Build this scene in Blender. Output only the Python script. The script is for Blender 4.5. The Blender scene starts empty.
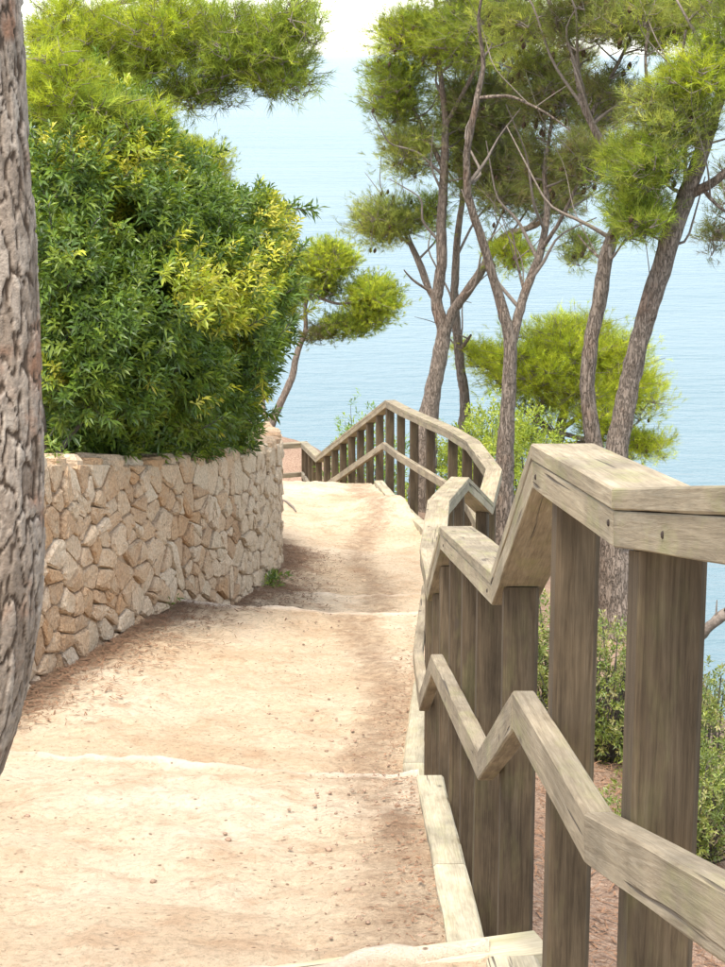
import bpy, math
import numpy as np
from mathutils import Vector

# ------------------------------------------------------------------ camera, sky, sun, exposure
EYE = 16.0                      # eye height above the sea
F = 2000.0                      # focal length in photo pixels (725 x 967)
TH = math.atan(428.5 / F)       # downward pitch
CT, ST = math.cos(TH), math.sin(TH)
sc = bpy.context.scene
cd = bpy.data.cameras.new('camera'); cam = bpy.data.objects.new('camera', cd)
sc.collection.objects.link(cam); sc.camera = cam
cd.sensor_fit = 'HORIZONTAL'; cd.sensor_width = 36.0; cd.lens = 36.0 * F / 725.0
cd.clip_start = 0.05; cd.clip_end = 120000.0
cam.location = (0, 0, EYE); cam.rotation_euler = (math.pi / 2 - TH, 0, 0)

SUN_EL, SUN_AZ = math.radians(66), math.radians(-158)   # azimuth from +Y towards +X
w = bpy.data.worlds.new('World'); sc.world = w; w.use_nodes = True
wn = w.node_tree.nodes; wl = w.node_tree.links
bg = wn['Background']
sky = wn.new('ShaderNodeTexSky'); sky.sky_type = 'NISHITA'; sky.sun_disc = False
sky.sun_elevation = SUN_EL; sky.sun_rotation = SUN_AZ
sky.air_density = 1.0; sky.dust_density = 0.9; sky.ozone_density = 1.0
hs = wn.new('ShaderNodeHueSaturation'); hs.inputs['Saturation'].default_value = 0.5   # hazy, whitened sky
wl.new(sky.outputs['Color'], hs.inputs['Color']); wl.new(hs.outputs['Color'], bg.inputs['Color']); bg.inputs['Strength'].default_value = 0.15
sd = bpy.data.lights.new('sun', 'SUN'); so = bpy.data.objects.new('sun', sd); sc.collection.objects.link(so)
sd.energy = 2.2; sd.angle = math.radians(26); sd.color = (1.0, 0.94, 0.85)
sv = Vector((math.sin(SUN_AZ) * math.cos(SUN_EL), math.cos(SUN_AZ) * math.cos(SUN_EL), math.sin(SUN_EL)))
so.rotation_euler = sv.to_track_quat('Z', 'Y').to_euler(); so.location = (0, 0, 40)
sc.view_settings.view_transform = 'Standard'; sc.view_settings.look = 'None'
sc.view_settings.gamma = 1.0; sc.view_settings.use_curve_mapping = False
sc.view_settings.exposure = 1.7
sc.cycles.max_bounces = 8; sc.cycles.transparent_max_bounces = 8
sc.cycles.use_denoising = True

C = sc.collection
rng = np.random.default_rng(7)

# ------------------------------------------------------------------ helpers
def at(px, py, d):
    """point seen at photo pixel (px, py), d metres ahead of the camera"""
    u, v = (px - 362.5) / F, (483.5 - py) / F
    dy, dz = CT + v * ST, -ST + v * CT
    return np.array([u * d / dy, d, EYE + dz * d / dy])

def tag(o, label=None, cat=None, group=None, kind=None):
    if label: o['label'] = label
    if cat: o['category'] = cat
    if group: o['group'] = group
    if kind: o['kind'] = kind
    return o

def empty(name, loc, label, cat, group=None):
    o = bpy.data.objects.new(name, None); C.objects.link(o); o.location = tuple(loc)
    return tag(o, label, cat, group)

def mesh(name, v, f, mat, parent=None, smooth=True, col=None, loc=None):
    """v in world coordinates; origin moved to loc (or parent's location)"""
    v = np.asarray(v, float)
    org = np.array(loc if loc is not None else (parent_loc(parent) if parent else (0, 0, 0)), float)
    me = bpy.data.meshes.new(name)
    if isinstance(f, np.ndarray):
        n, k = f.shape
        me.vertices.add(len(v)); me.vertices.foreach_set('co', (v - org).astype(np.float32).ravel())
        me.loops.add(n * k); me.loops.foreach_set('vertex_index', f.astype(np.int32).ravel())
        me.polygons.add(n); me.polygons.foreach_set('loop_start', np.arange(0, n * k, k, dtype=np.int32))
        me.polygons.foreach_set('loop_total', np.full(n, k, np.int32))
        me.update(calc_edges=True)
    else:
        me.from_pydata([tuple(p) for p in (v - org)], [], f); me.update()
    if smooth: me.polygons.foreach_set('use_smooth', np.ones(len(me.polygons), bool))
    if col is not None:
        a = me.color_attributes.new('tint', 'FLOAT_COLOR', 'POINT')
        a.data.foreach_set('color', np.asarray(col, np.float32).ravel())
    me.materials.append(mat)
    o = bpy.data.objects.new(name, me); C.objects.link(o)
    o.location = tuple(org - (np.array(parent_loc(parent)) if parent else 0))
    if parent: o.parent = parent
    return o

def parent_loc(p):
    l = np.zeros(3)
    while p is not None:
        l = l + np.array(p.location); p = p.parent
    return l

def hash2(ix, iy, seed):
    n = (ix.astype(np.int64) * 374761393 + iy.astype(np.int64) * 668265263 + seed * 974711) & 0x7fffffff
    n = ((n ^ (n >> 13)) * 1274126177) & 0x7fffffff
    n = n ^ (n >> 16)
    return (n & 0xffffff) / float(0xffffff)

def vnoise(x, y, seed=0):
    x = np.asarray(x, float); y = np.asarray(y, float)
    ix, iy = np.floor(x), np.floor(y); fx, fy = x - ix, y - iy
    fx = fx * fx * (3 - 2 * fx); fy = fy * fy * (3 - 2 * fy)
    a = hash2(ix, iy, seed); b = hash2(ix + 1, iy, seed); c = hash2(ix, iy + 1, seed); d = hash2(ix + 1, iy + 1, seed)
    return (a * (1 - fx) + b * fx) * (1 - fy) + (c * (1 - fx) + d * fx) * fy

def fbm(x, y, seed=0, oct=4):
    s, a = 0, 0.5
    for i in range(oct):
        s = s + a * (vnoise(x * 2 ** i, y * 2 ** i, seed + i) - 0.5); a *= 0.5
    return s * 2

def voro(x, y, seed=0, period=None):
    """F1, F2 and cell id of a jittered grid"""
    ix, iy = np.floor(x), np.floor(y)
    f1 = np.full(x.shape, 9.0); f2 = f1.copy(); cid = np.zeros(x.shape)
    for dx in (-1, 0, 1):
        for dy in (-1, 0, 1):
            cx, cy = ix + dx, iy + dy
            hx = np.mod(cx, period) if period else cx
            jx, jy = hash2(hx, cy, seed), hash2(hx, cy, seed + 51)
            dd = np.hypot(cx + 0.1 + .8 * jx - x, cy + 0.1 + .8 * jy - y)
            near = dd < f1
            f2 = np.where(near, f1, np.minimum(f2, dd)); f1 = np.where(near, dd, f1)
            cid = np.where(near, hash2(hx, cy, seed + 99), cid)
    return f1, f2, cid

def norm(a): return a / np.maximum(np.linalg.norm(a, axis=-1, keepdims=True), 1e-9)

# ------------------------------------------------------------------ materials
def mat(name):
    m = bpy.data.materials.new(name); m.use_nodes = True
    nt = m.node_tree
    return m, nt, nt.nodes['Principled BSDF']

def N(nt, typ, **kw):
    n = nt.nodes.new('ShaderNode' + typ)
    for k, v in kw.items():
        if k in n.inputs.keys() if False else False: pass
        setattr(n, k, v)
    return n

def noise(nt, vec, scale, detail=4, rough=0.55, dist=0.0):
    n = nt.nodes.new('ShaderNodeTexNoise'); n.inputs['Scale'].default_value = scale
    n.inputs['Detail'].default_value = detail; n.inputs['Roughness'].default_value = rough
    n.inputs['Distortion'].default_value = dist
    nt.links.new(vec, n.inputs['Vector']); return n.outputs['Fac']

def ramp(nt, fac, stops):
    r = nt.nodes.new('ShaderNodeValToRGB'); e = r.color_ramp.elements
    while len(e) < len(stops): e.new(0.5)
    for q, (p, c) in zip(e, stops):
        q.position = p; q.color = (*c, 1) if not isinstance(c, (int, float)) else (c, c, c, 1)
    nt.links.new(fac, r.inputs['Fac']); return r.outputs['Color']

def mix(nt, a, b, fac, typ='MIX'):
    n = nt.nodes.new('ShaderNodeMix'); n.data_type = 'RGBA'; n.blend_type = typ
    for s, x in ((n.inputs[0], fac), (n.inputs[6], a), (n.inputs[7], b)):
        if isinstance(x, (int, float)): s.default_value = x
        elif isinstance(x, tuple): s.default_value = (*x, 1)
        else: nt.links.new(x, s)
    return n.outputs[2]

def bump(nt, h, strength, dist, bsdf, prev=None):
    b = nt.nodes.new('ShaderNodeBump'); b.inputs['Strength'].default_value = strength
    b.inputs['Distance'].default_value = dist; nt.links.new(h, b.inputs['Height'])
    if prev is not None: nt.links.new(prev, b.inputs['Normal'])
    nt.links.new(b.outputs['Normal'], bsdf.inputs['Normal']); return b.outputs['Normal']

def coords(nt, kind='Object', scale=None, per_object=False):
    t = nt.nodes.new('ShaderNodeTexCoord'); out = t.outputs[kind]
    if per_object:
        oi = nt.nodes.new('ShaderNodeObjectInfo'); m = nt.nodes.new('ShaderNodeVectorMath'); m.operation = 'MULTIPLY_ADD'
        m.inputs[1].default_value = (37, 53, 71); nt.links.new(oi.outputs['Random'], m.inputs[0])
        nt.links.new(out, m.inputs[2]); out = m.outputs[0]
    if scale:
        m = nt.nodes.new('ShaderNodeMapping'); m.inputs['Scale'].default_value = scale
        nt.links.new(out, m.inputs['Vector']); out = m.outputs['Vector']
    return out

def rnd(nt): return nt.nodes.new('ShaderNodeObjectInfo').outputs['Random']

def wood_material(name, c1, c2, c3, green=0.0):
    m, nt, b = mat(name)
    base = coords(nt, 'Object', None, True)
    def mp(s):
        q = nt.nodes.new('ShaderNodeMapping'); q.inputs['Scale'].default_value = s
        nt.links.new(base, q.inputs['Vector']); return q.outputs['Vector']
    g = noise(nt, mp((2.6, 60, 60)), 1.0, 7, 0.72, 1.4)
    fine = noise(nt, mp((12, 300, 300)), 1.0, 4, 0.7)
    blot = noise(nt, mp((3.5, 7, 7)), 1.0, 4, 0.6)
    col = ramp(nt, g, [(0.28, c1), (0.5, c2), (0.72, c3)])
    col = mix(nt, col, ramp(nt, fine, [(0.3, 0.5), (0.6, 1.0)]), 0.55, 'MULTIPLY')
    col = mix(nt, col, ramp(nt, blot, [(0.32, 0.55), (0.62, 1.12)]), 0.8, 'MULTIPLY')
    col = mix(nt, col, ramp(nt, rnd(nt), [(0, 0.78), (1, 1.12)]), 0.8, 'MULTIPLY')
    if green:
        gn = noise(nt, mp((4, 12, 12)), 1.0, 4, 0.7)
        f = ramp(nt, gn, [(0.52, 0.0), (0.72, green)])
        col = mix(nt, col, (0.26, 0.27, 0.09), f)
    # knots and checks
    vo = nt.nodes.new('ShaderNodeTexVoronoi'); vo.inputs['Scale'].default_value = 1.0
    nt.links.new(mp((3.2, 9, 9)), vo.inputs['Vector'])
    col = mix(nt, col, (0.07, 0.05, 0.035), ramp(nt, vo.outputs['Distance'], [(0.05, 0.75), (0.11, 0.0)]))
    crack = ramp(nt, noise(nt, mp((1.3, 46, 46)), 1.0, 2, 0.5, 0.6), [(0.28, 0.0), (0.32, 1.0)])
    col = mix(nt, (0.09, 0.07, 0.05), col, crack)
    nt.links.new(col, b.inputs['Base Color']); b.inputs['Roughness'].default_value = 0.86
    b.inputs['Specular IOR Level'].default_value = 0.25
    n1 = bump(nt, g, 0.5, 0.004, b); n2 = bump(nt, fine, 0.35, 0.002, b, n1); bump(nt, crack, 0.8, 0.006, b, n2)
    return m

M = {}
M['wood_rail'] = wood_material('weathered_rail_wood', (0.215, 0.162, 0.10), (0.335, 0.27, 0.175), (0.425, 0.36, 0.25), 0.42)
M['wood_mid'] = wood_material('weathered_mid_rail_wood', (0.20, 0.15, 0.095), (0.31, 0.248, 0.162), (0.40, 0.335, 0.235), 0.28)
M['wood_post'] = wood_material('brown_post_wood', (0.058, 0.039, 0.021), (0.112, 0.078, 0.044), (0.172, 0.126, 0.076), 0.14)
M['wood_kerb'] = wood_material('pale_kerb_wood', (0.34, 0.275, 0.17), (0.46, 0.395, 0.265), (0.53, 0.465, 0.33), 0.3)

def sand_material():
    m, nt, b = mat('sandy_path_earth')
    p = coords(nt, 'Object')
    big = noise(nt, p, 0.9, 5, 0.6); mid = noise(nt, p, 5, 5, 0.65); fine = noise(nt, p, 34, 7, 0.78); grit = noise(nt, p, 210, 3, 0.7)
    col = ramp(nt, big, [(0.32, (0.60, 0.43, 0.27)), (0.50, (0.70, 0.54, 0.365)), (0.68, (0.78, 0.63, 0.455))])
    col = mix(nt, col, (0.50, 0.31, 0.18), ramp(nt, mid, [(0.50, 0.0), (0.70, 0.6)]))
    col = mix(nt, col, ramp(nt, fine, [(0.33, 0.62), (0.50, 1.0), (0.7, 1.1)]), 0.95, 'MULTIPLY')
    col = mix(nt, col, ramp(nt, grit, [(0.30, 0.5), (0.44, 1.05)]), 0.75, 'MULTIPLY')
    a = nt.nodes.new('ShaderNodeAttribute'); a.attribute_name = 'tint'
    sep = nt.nodes.new('ShaderNodeSeparateColor'); nt.links.new(a.outputs['Color'], sep.inputs[0])
    # red channel: pine litter worked into the sand; green channel: pale trodden lip
    lit = mix(nt, (0.16, 0.095, 0.055), (0.34, 0.21, 0.125), noise(nt, p, 60, 4, 0.7))
    thr = nt.nodes.new('ShaderNodeMath'); thr.operation = 'MULTIPLY_ADD'; thr.inputs[1].default_value = 1.6
    nt.links.new(sep.outputs[0], thr.inputs[0]); 
    sub = nt.nodes.new('ShaderNodeMath'); sub.operation = 'SUBTRACT'; sub.inputs[1].default_value = 0.62
    nt.links.new(noise(nt, p, 11, 6, 0.75), sub.inputs[0]); nt.links.new(sub.outputs[0], thr.inputs[2])
    col = mix(nt, col, lit, ramp(nt, thr.outputs[0], [(0.15, 0.0), (0.62, 0.85)]))
    col = mix(nt, col, (0.84, 0.70, 0.55), sep.outputs[1])
    vs = nt.nodes.new('ShaderNodeTexVoronoi'); vs.inputs['Scale'].default_value = 26; vs.inputs['Randomness'].default_value = 1.0; nt.links.new(p, vs.inputs['Vector'])
    pick = ramp(nt, vs.outputs['Color'], [(0.62, 0.0), (0.72, 1.0)])
    spot = mix(nt, ramp(nt, vs.outputs['Distance'], [(0.10, 0.8), (0.22, 0.0)]), pick, 1.0, 'MULTIPLY')
    col = mix(nt, col, (0.17, 0.10, 0.06), spot)
    nt.links.new(col, b.inputs['Base Color']); b.inputs['Roughness'].default_value = 0.95
    b.inputs['Specular IOR Level'].default_value = 0.1
    n1 = bump(nt, mid, 0.6, 0.04, b); n2 = bump(nt, fine, 1.0, 0.035, b, n1); bump(nt, grit, 0.8, 0.006, b, n2)
    return m
M['sand'] = sand_material()

def soil_material():
    m, nt, b = mat('litter_covered_soil')
    p = coords(nt, 'Object')
    big = noise(nt, p, 1.3, 5, 0.6); fine = noise(nt, p, 38, 5, 0.75, 0.6); grit = noise(nt, p, 130, 3, 0.7)
    col = ramp(nt, fine, [(0.3, (0.13, 0.075, 0.048)), (0.48, (0.31, 0.20, 0.135)), (0.68, (0.46, 0.335, 0.24))])
    col = mix(nt, col, (0.47, 0.33, 0.22), ramp(nt, big, [(0.5, 0.0), (0.7, 0.6)]))
    col = mix(nt, col, ramp(nt, grit, [(0.3, 0.45), (0.55, 1.1)]), 0.7, 'MULTIPLY')
    nt.links.new(col, b.inputs['Base Color']); b.inputs['Roughness'].default_value = 0.95
    b.inputs['Specular IOR Level'].default_value = 0.1
    n1 = bump(nt, fine, 0.9, 0.03, b); bump(nt, grit, 0.6, 0.008, b, n1)
    return m
M['soil'] = soil_material()

def stone_material():
    m, nt, b = mat('tan_wall_stone')
    p = coords(nt, 'Object', None, True)
    r = rnd(nt)
    col = ramp(nt, r, [(0.0, (0.46, 0.30, 0.175)), (0.25, (0.58, 0.42, 0.27)), (0.5, (0.64, 0.49, 0.335)), (0.72, (0.52, 0.325, 0.175)), (0.86, (0.66, 0.53, 0.38)), (1.0, (0.58, 0.44, 0.29))])
    n1 = noise(nt, p, 9, 5, 0.65); n2 = noise(nt, p, 55, 4, 0.7)
    col = mix(nt, col, (0.38, 0.20, 0.09), ramp(nt, n1, [(0.55, 0.0), (0.75, 0.6)]))
    col = mix(nt, col, (0.56, 0.455, 0.32), ramp(nt, noise(nt, p, 6, 4, 0.6), [(0.55, 0.0), (0.7, 0.5)]))
    col = mix(nt, col, ramp(nt, n2, [(0.3, 0.55), (0.6, 1.08)]), 0.8, 'MULTIPLY')
    nt.links.new(col, b.inputs['Base Color']); b.inputs['Roughness'].default_value = 0.92
    b.inputs['Specular IOR Level'].default_value = 0.15
    q = bump(nt, n1, 1.0, 0.05, b); bump(nt, n2, 0.9, 0.015, b, q)
    return m
M['stone'] = stone_material()

def plain(name, c, rough=0.9, scale=20, var=0.4):
    m, nt, b = mat(name); p = coords(nt, 'Object')
    n = noise(nt, p, scale, 5, 0.7)
    col = mix(nt, c, ramp(nt, n, [(0.3, 1 - var), (0.65, 1 + var * .4)]), 1.0, 'MULTIPLY')
    nt.links.new(col, b.inputs['Base Color']); b.inputs['Roughness'].default_value = rough
    b.inputs['Specular IOR Level'].default_value = 0.15
    bump(nt, n, 0.6, 0.02, b); return m
M['mortar'] = plain('earth_mortar', (0.40, 0.29, 0.19), 0.95, 30)
M['cone'] = plain('pine_cone', (0.09, 0.055, 0.035), 0.9, 60)
M['bolt'] = plain('rusty_bolt', (0.06, 0.045, 0.035), 0.7, 200)
M['pebble'] = plain('path_pebble', (0.30, 0.205, 0.14), 0.95, 9, 0.6)
M['litter'] = plain('dry_pine_litter', (0.23, 0.13, 0.075), 0.95, 14, 0.6)
M['stick'] = plain('dark_stick', (0.10, 0.085, 0.07), 0.9, 40)

def bark_material(name, dark, lite, sc_=1.0, red=0.3):
    m, nt, b = mat(name)
    p = coords(nt, 'Object', None)
    mp = nt.nodes.new('ShaderNodeMapping'); mp.inputs['Scale'].default_value = (24 * sc_, 24 * sc_, 5 * sc_)
    nt.links.new(p, mp.inputs['Vector'])
    vo = nt.nodes.new('ShaderNodeTexVoronoi'); vo.feature = 'DISTANCE_TO_EDGE'; vo.inputs['Scale'].default_value = 1.0
    dn = nt.nodes.new('ShaderNodeTexNoise'); dn.inputs['Scale'].default_value = 1.7; nt.links.new(mp.outputs[0], dn.inputs['Vector'])
    add = nt.nodes.new('ShaderNodeVectorMath'); add.operation = 'MULTIPLY_ADD'; add.inputs[1].default_value = (2.2, 2.2, 2.2)
    nt.links.new(dn.outputs['Color'], add.inputs[0]); nt.links.new(mp.outputs[0], add.inputs[2])
    nt.links.new(add.outputs[0], vo.inputs['Vector'])
    n1 = noise(nt, mp.outputs[0], 2.5, 5, 0.7); n2 = noise(nt, p, 3.0, 4, 0.6)
    col = ramp(nt, n1, [(0.3, dark), (0.68, lite)])
    col = mix(nt, col, (0.23, 0.11, 0.055), ramp(nt, n2, [(0.55, 0.0), (0.72, red)]))
    fur = ramp(nt, vo.outputs['Distance'], [(0.0, 0.3), (0.13, 1.0)])
    col = mix(nt, col, fur, 0.55, 'MULTIPLY')
    nt.links.new(col, b.inputs['Base Color']); b.inputs['Roughness'].default_value = 0.93
    b.inputs['Specular IOR Level'].default_value = 0.12
    q = bump(nt, fur, 0.9, 0.015 / sc_, b); bump(nt, n1, 0.6, 0.006, b, q)
    return m
M['bark'] = bark_material('grey_pine_bark', (0.11, 0.082, 0.06), (0.30, 0.24, 0.19), 1.15)
M['branch'] = plain('grey_branch_bark', (0.22, 0.18, 0.145), 0.92, 40)

def bark_near():
    m, nt, b = mat('rugged_pine_bark')
    p = coords(nt, 'Object'); a = nt.nodes.new('ShaderNodeAttribute'); a.attribute_name = 'tint'
    sep = nt.nodes.new('ShaderNodeSeparateColor'); nt.links.new(a.outputs['Color'], sep.inputs[0])
    n1 = noise(nt, p, 45, 5, 0.7); n2 = noise(nt, p, 5, 4, 0.6)
    plate = ramp(nt, sep.outputs[1], [(0.0, (0.18, 0.135, 0.098)), (0.5, (0.29, 0.23, 0.175)), (1.0, (0.42, 0.355, 0.285))])
    plate = mix(nt, plate, (0.25, 0.12, 0.065), ramp(nt, n2, [(0.54, 0.0), (0.64, 0.75)]))
    plate = mix(nt, plate, ramp(nt, n1, [(0.3, 0.5), (0.62, 1.1)]), 0.85, 'MULTIPLY')
    col = mix(nt, (0.085, 0.06, 0.042), plate, ramp(nt, sep.outputs[0], [(0.3, 0.0), (0.85, 1.0)]))
    nt.links.new(col, b.inputs['Base Color']); b.inputs['Roughness'].default_value = 0.93
    b.inputs['Specular IOR Level'].default_value = 0.12
    bump(nt, n1, 0.8, 0.008, b); return m
M['bark_near'] = bark_near()

def leaf_material(name, trans=0.35, rough=0.55, spec=0.25):
    m = bpy.data.materials.new(name); m.use_nodes = True; nt = m.node_tree
    b = nt.nodes['Principled BSDF']; out = nt.nodes['Material Output']
    a = nt.nodes.new('ShaderNodeAttribute'); a.attribute_name = 'tint'
    nt.links.new(a.outputs['Color'], b.inputs['Base Color']); b.inputs['Roughness'].default_value = rough
    b.inputs['Specular IOR Level'].default_value = spec
    t = nt.nodes.new('ShaderNodeBsdfTranslucent')
    tc = mix(nt, a.outputs['Color'], (1.25, 1.2, 0.55), 1.0, 'MULTIPLY'); nt.links.new(tc, t.inputs['Color'])
    ms = nt.nodes.new('ShaderNodeMixShader'); ms.inputs[0].default_value = trans
    nt.links.new(b.outputs[0], ms.inputs[1]); nt.links.new(t.outputs[0], ms.inputs[2])
    nt.links.new(ms.outputs[0], out.inputs['Surface']); return m
M['needle'] = leaf_material('pine_needles', 0.5)
M['leaf'] = leaf_material('shrub_leaves', 0.38, 0.4, 0.5)

def sea_material():
    m, nt, b = mat('sea_water')
    p = coords(nt, 'Object')
    def mp(s):
        q = nt.nodes.new('ShaderNodeMapping'); q.inputs['Scale'].default_value = s; q.inputs['Rotation'].default_value = (0, 0, 0.25)
        nt.links.new(p, q.inputs['Vector']); return q.outputs['Vector']
    w1 = noise(nt, mp((0.5, 1.1, 1)), 1.0, 6, 0.62); w2 = noise(nt, mp((0.05, 0.14, 1)), 1.0, 5, 0.6); w3 = noise(nt, mp((0.004, 0.012, 1)), 1.0, 4, 0.6)
    col = ramp(nt, w3, [(0.35, (0.10, 0.16, 0.18)), (0.65, (0.13, 0.19, 0.21))])
    nt.links.new(col, b.inputs['Base Color']); b.inputs['Roughness'].default_value = 0.28
    b.inputs['IOR'].default_value = 1.33; b.inputs['Specular IOR Level'].default_value = 0.24
    n1 = bump(nt, w2, 0.6, 1.6, b); bump(nt, w1, 1.0, 0.5, b, n1)
    return m
M['sea'] = sea_material()

# ------------------------------------------------------------------ lay of the land (metres below the eye -> world z)
def xi(tab, y, c=1): 
    t = np.array(tab, float); return np.interp(y, t[:, 0], t[:, c])

# top centre line of the handrail: (px, py, distance)
rail_pts = [np.array([0.50, 0.9, EYE - 0.187]), np.array([0.425, 2.85, EYE - 0.617]),
            np.array([0.388, 3.80, EYE - 0.735]), np.array([0.402, 5.15, EYE - 1.345]),
            at(456, 526, 7.3), np.array([0.335, 8.25, EYE - 2.19]),
            np.array([0.333, 9.2, EYE - 2.28]), at(438.5, 500, 11.0), at(460, 477, 12.9),
            at(485, 502, 13.9), at(494, 469, 15.0), at(473, 441, 17.2), at(452, 428.5, 18.6), at(405, 408, 21.5), at(390, 400, 23.0),
            at(319.5, 456, 27.3), at(304, 442, 33.0), at(246, 446, 32.4), at(190, 452, 32.0)]
RY = np.array([p[1] for p in rail_pts[:17]]); RX = np.array([p[0] for p in rail_pts[:17]]); RZ = np.array([p[2] for p in rail_pts[:17]])
def railx(y): return np.interp(y, RY, RX)

STEP = [(3.95, 1.84, 2.30), (7.55, 2.80, 3.22), (13.4, 3.80, 4.16)]
def step_line(k, x):
    # distance of the step edge across the path
    y0 = STEP[k][0]
    if k == 0: return y0 - 0.30 * (0.39 - x)
    if k == 1: return y0 + 0.24 * (0.2 - x)
    return y0 + 0.02 * (0.2 - x)
def path_depth(x, y):
    h0 = np.interp(y, [-6, 0, 2.85, 3.95, 9], [0.9, 1.42, 1.72, 1.84, 2.2])
    h1 = np.interp(y, [3.5, 3.95, 7.55, 9], [2.26, 2.30, 2.80, 3.0])
    h2 = np.interp(y, [7, 7.55, 13.4, 15], [3.18, 3.22, 3.80, 3.95])
    h3 = np.interp(y, [13, 13.4, 15.6, 15.75, 20.5, 23, 23.6, 27, 33, 36, 40, 48, 60], [4.10, 4.12, 4.27, 4.33, 4.72, 4.94, 5.05, 6.2, 7.5, 8.0, 10, 15, 21])
    j = 0.02 * fbm(x * 3.1, y * 0 + 3.3, 5, 5)
    def st(k, wd):
        t = np.clip((y - step_line(k, x) - j) / wd, 0, 1); return t * t * (3 - 2 * t)
    s0, s1, s2 = st(0, 0.04), st(1, 0.045), st(2, 0.06)
    h = h0 + (h1 - h0) * s0; h = h + (h2 - h) * s1; h = h + (h3 - h) * s2
    return h
def cross(x, y):   # sand banked against the wall on the left
    amp = np.interp(y, [8, 11, 13, 14.4, 17, 20, 24], [0.0, 0.06, 0.06, 0.16, 0.18, 0.10, 0.0])
    t = np.clip((0.1 - x) / 1.3, 0, 1.2); return amp * t * t
wall_tab = [(6.0, -3.0), (8.0, -2.55), (9.5, -2.16), (11.0, -1.81), (12.0, -1.60), (12.9, -1.41), (14.2, -1.11), (15.6, -0.825), (16.4, -0.745), (17.1, -0.715), (17.7, -0.74), (18.3, -0.86), (18.9, -1.10), (19.3, -1.45), (19.6, -1.9)]
wall_top = [(6, 1.75), (8, 1.95), (9.5, 2.08), (11, 2.24), (12.9, 2.64), (14.2, 2.86), (15.6, 3.08), (17.0, 3.28), (19.6, 3.5)]
def wallx(y): return xi(wall_tab, y)

def terrain_z(x, y):
    x = np.asarray(x, float); y = np.asarray(y, float)
    hc = np.interp(y, [-6, 1, 3.0, 5, 7.4, 9, 13, 14.8, 23, 24, 27, 33, 38, 44, 52, 64], [1.0, 1.62, 1.9, 2.58, 2.95, 3.45, 3.98, 4.4, 5.10, 5.35, 6.5, 7.7, 8.1, 10, 16, 22])
    z = -hc - 0.10
    r = np.maximum(x - railx(y) - 0.05, 0)
    z = z - 0.20 * r - 0.02 * r ** 2
    edge = np.interp(y, [0, 8, 10, 12, 14, 16, 18, 21, 24, 30, 36, 44], [3.4, 2.7, 1.95, 1.72, 1.80, 2.3, 2.6, 3.1, 3.3, 3.0, 2.6, 1.0])
    z = z - 1.4 * np.maximum(x - edge, 0)
    # terrace held by the wall
    inside = np.clip((wallx(y) - 0.12 - x) / 0.12, 0, 1) * np.clip((19.2 - y) / 0.4, 0, 1)
    zt = -xi(wall_top, y) - 0.06 + 0.05 * np.clip(wallx(y) - x, 0, 6)
    z = z * (1 - inside) + zt * inside
    # earth bank beyond the bend
    z = z + 1.05 * np.exp(-(((x + 2.1) / 2.2) ** 2 + ((y - 37.5) / 2.6) ** 2))
    z = z + 0.10 * fbm(x * 0.9, y * 0.9, 11, 4) * np.clip(np.abs(x - 0.0) , 0.15, 1) + 0.025 * fbm(x * 7, y * 7, 12, 3)
    return EYE + np.maximum(z, -EYE - 4)

def grid_faces(nx, ny):
    i = np.arange(nx * ny).reshape(ny, nx)
    return np.stack([i[:-1, :-1], i[:-1, 1:], i[1:, 1:], i[1:, :-1]], -1).reshape(-1, 4)

xs = np.concatenate([np.linspace(-40, -8, 18)[:-1], np.linspace(-8, -3.2, 22)[:-1], np.arange(-3.2, 5, 0.09), np.linspace(5, 10, 22), np.linspace(11, 40, 12)])
ys = np.concatenate([np.linspace(-8, 1, 14)[:-1], np.arange(1, 26, 0.09), np.linspace(26.1, 44, 80), np.linspace(45, 75, 20)])
X, Y = np.meshgrid(xs, ys); Z = terrain_z(X, Y)
ter = mesh('ground', np.stack([X, Y, Z], -1).reshape(-1, 3), grid_faces(len(xs), len(ys)), M['soil'])
tag(ter, 'litter covered brown hillside falling away beside the path', None, None, 'structure')

# sea to the horizon (fine near the shore, coarse far away)
sx = np.array([-40000, -9000, -2000, -500, -120, -30, 30, 120, 500, 2000, 9000, 40000.0]); sy = np.array([-2000, -300, -50, 10, 50, 120, 300, 900, 3000, 9000, 25000, 60000.0])
X, Y = np.meshgrid(sx, sy)
sea = mesh('sea', np.stack([X, Y, 0 * X], -1).reshape(-1, 3), grid_faces(12, 12), M['sea'], smooth=False)
tag(sea, 'calm pale blue sea reaching to the horizon', None, None, 'structure')

# ------------------------------------------------------------------ sandy path with its kerb boards and step boards
ys = np.concatenate([np.arange(-3, 3.4, 0.05), np.arange(3.4, 8.6, 0.014), np.arange(8.6, 13.0, 0.022), np.arange(13.0, 16.4, 0.014), np.arange(16.4, 26, 0.035), np.arange(26, 35, 0.12)])
ss = np.linspace(0, 1, 115)
def left_edge(y): return np.where(y < 18.2, np.where(y < 9, np.minimum(wallx(y), -2.0), wallx(y) - 0.06), -1.0 - (y - 18.2) * 0.25)
def right_edge(y): return railx(y) - 0.125
S, Y = np.meshgrid(ss, ys); L, R = left_edge(Y), right_edge(Y); X = L + (R - L) * S
bumpy = 0.028 * fbm(X * 2.2, Y * 2.2, 21, 5) + 0.022 * fbm(X * 9, Y * 9, 31, 4) + 0.012 * np.maximum(0, fbm(X * 5 + 7, Y * 5, 81, 3) - 0.15)
lip = np.zeros_like(X)
for k in (0, 1, 2, 3):
    dd = Y - (step_line(k, X) if k < 3 else 15.6 + 0.1 * X) - 0.02 * fbm(X * 3.1, Y * 0 + 3.3, 5, 5)
    lip = np.maximum(lip, np.exp(-((dd + 0.03) / (0.032 + 0.02 * fbm(X * 6, Y * 0, 77, 3))) ** 2) * (0.62 + 0.7 * fbm(X * 4, Y * 2, 9, 4)) * (1.0 if k < 3 else 0.6))
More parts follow.
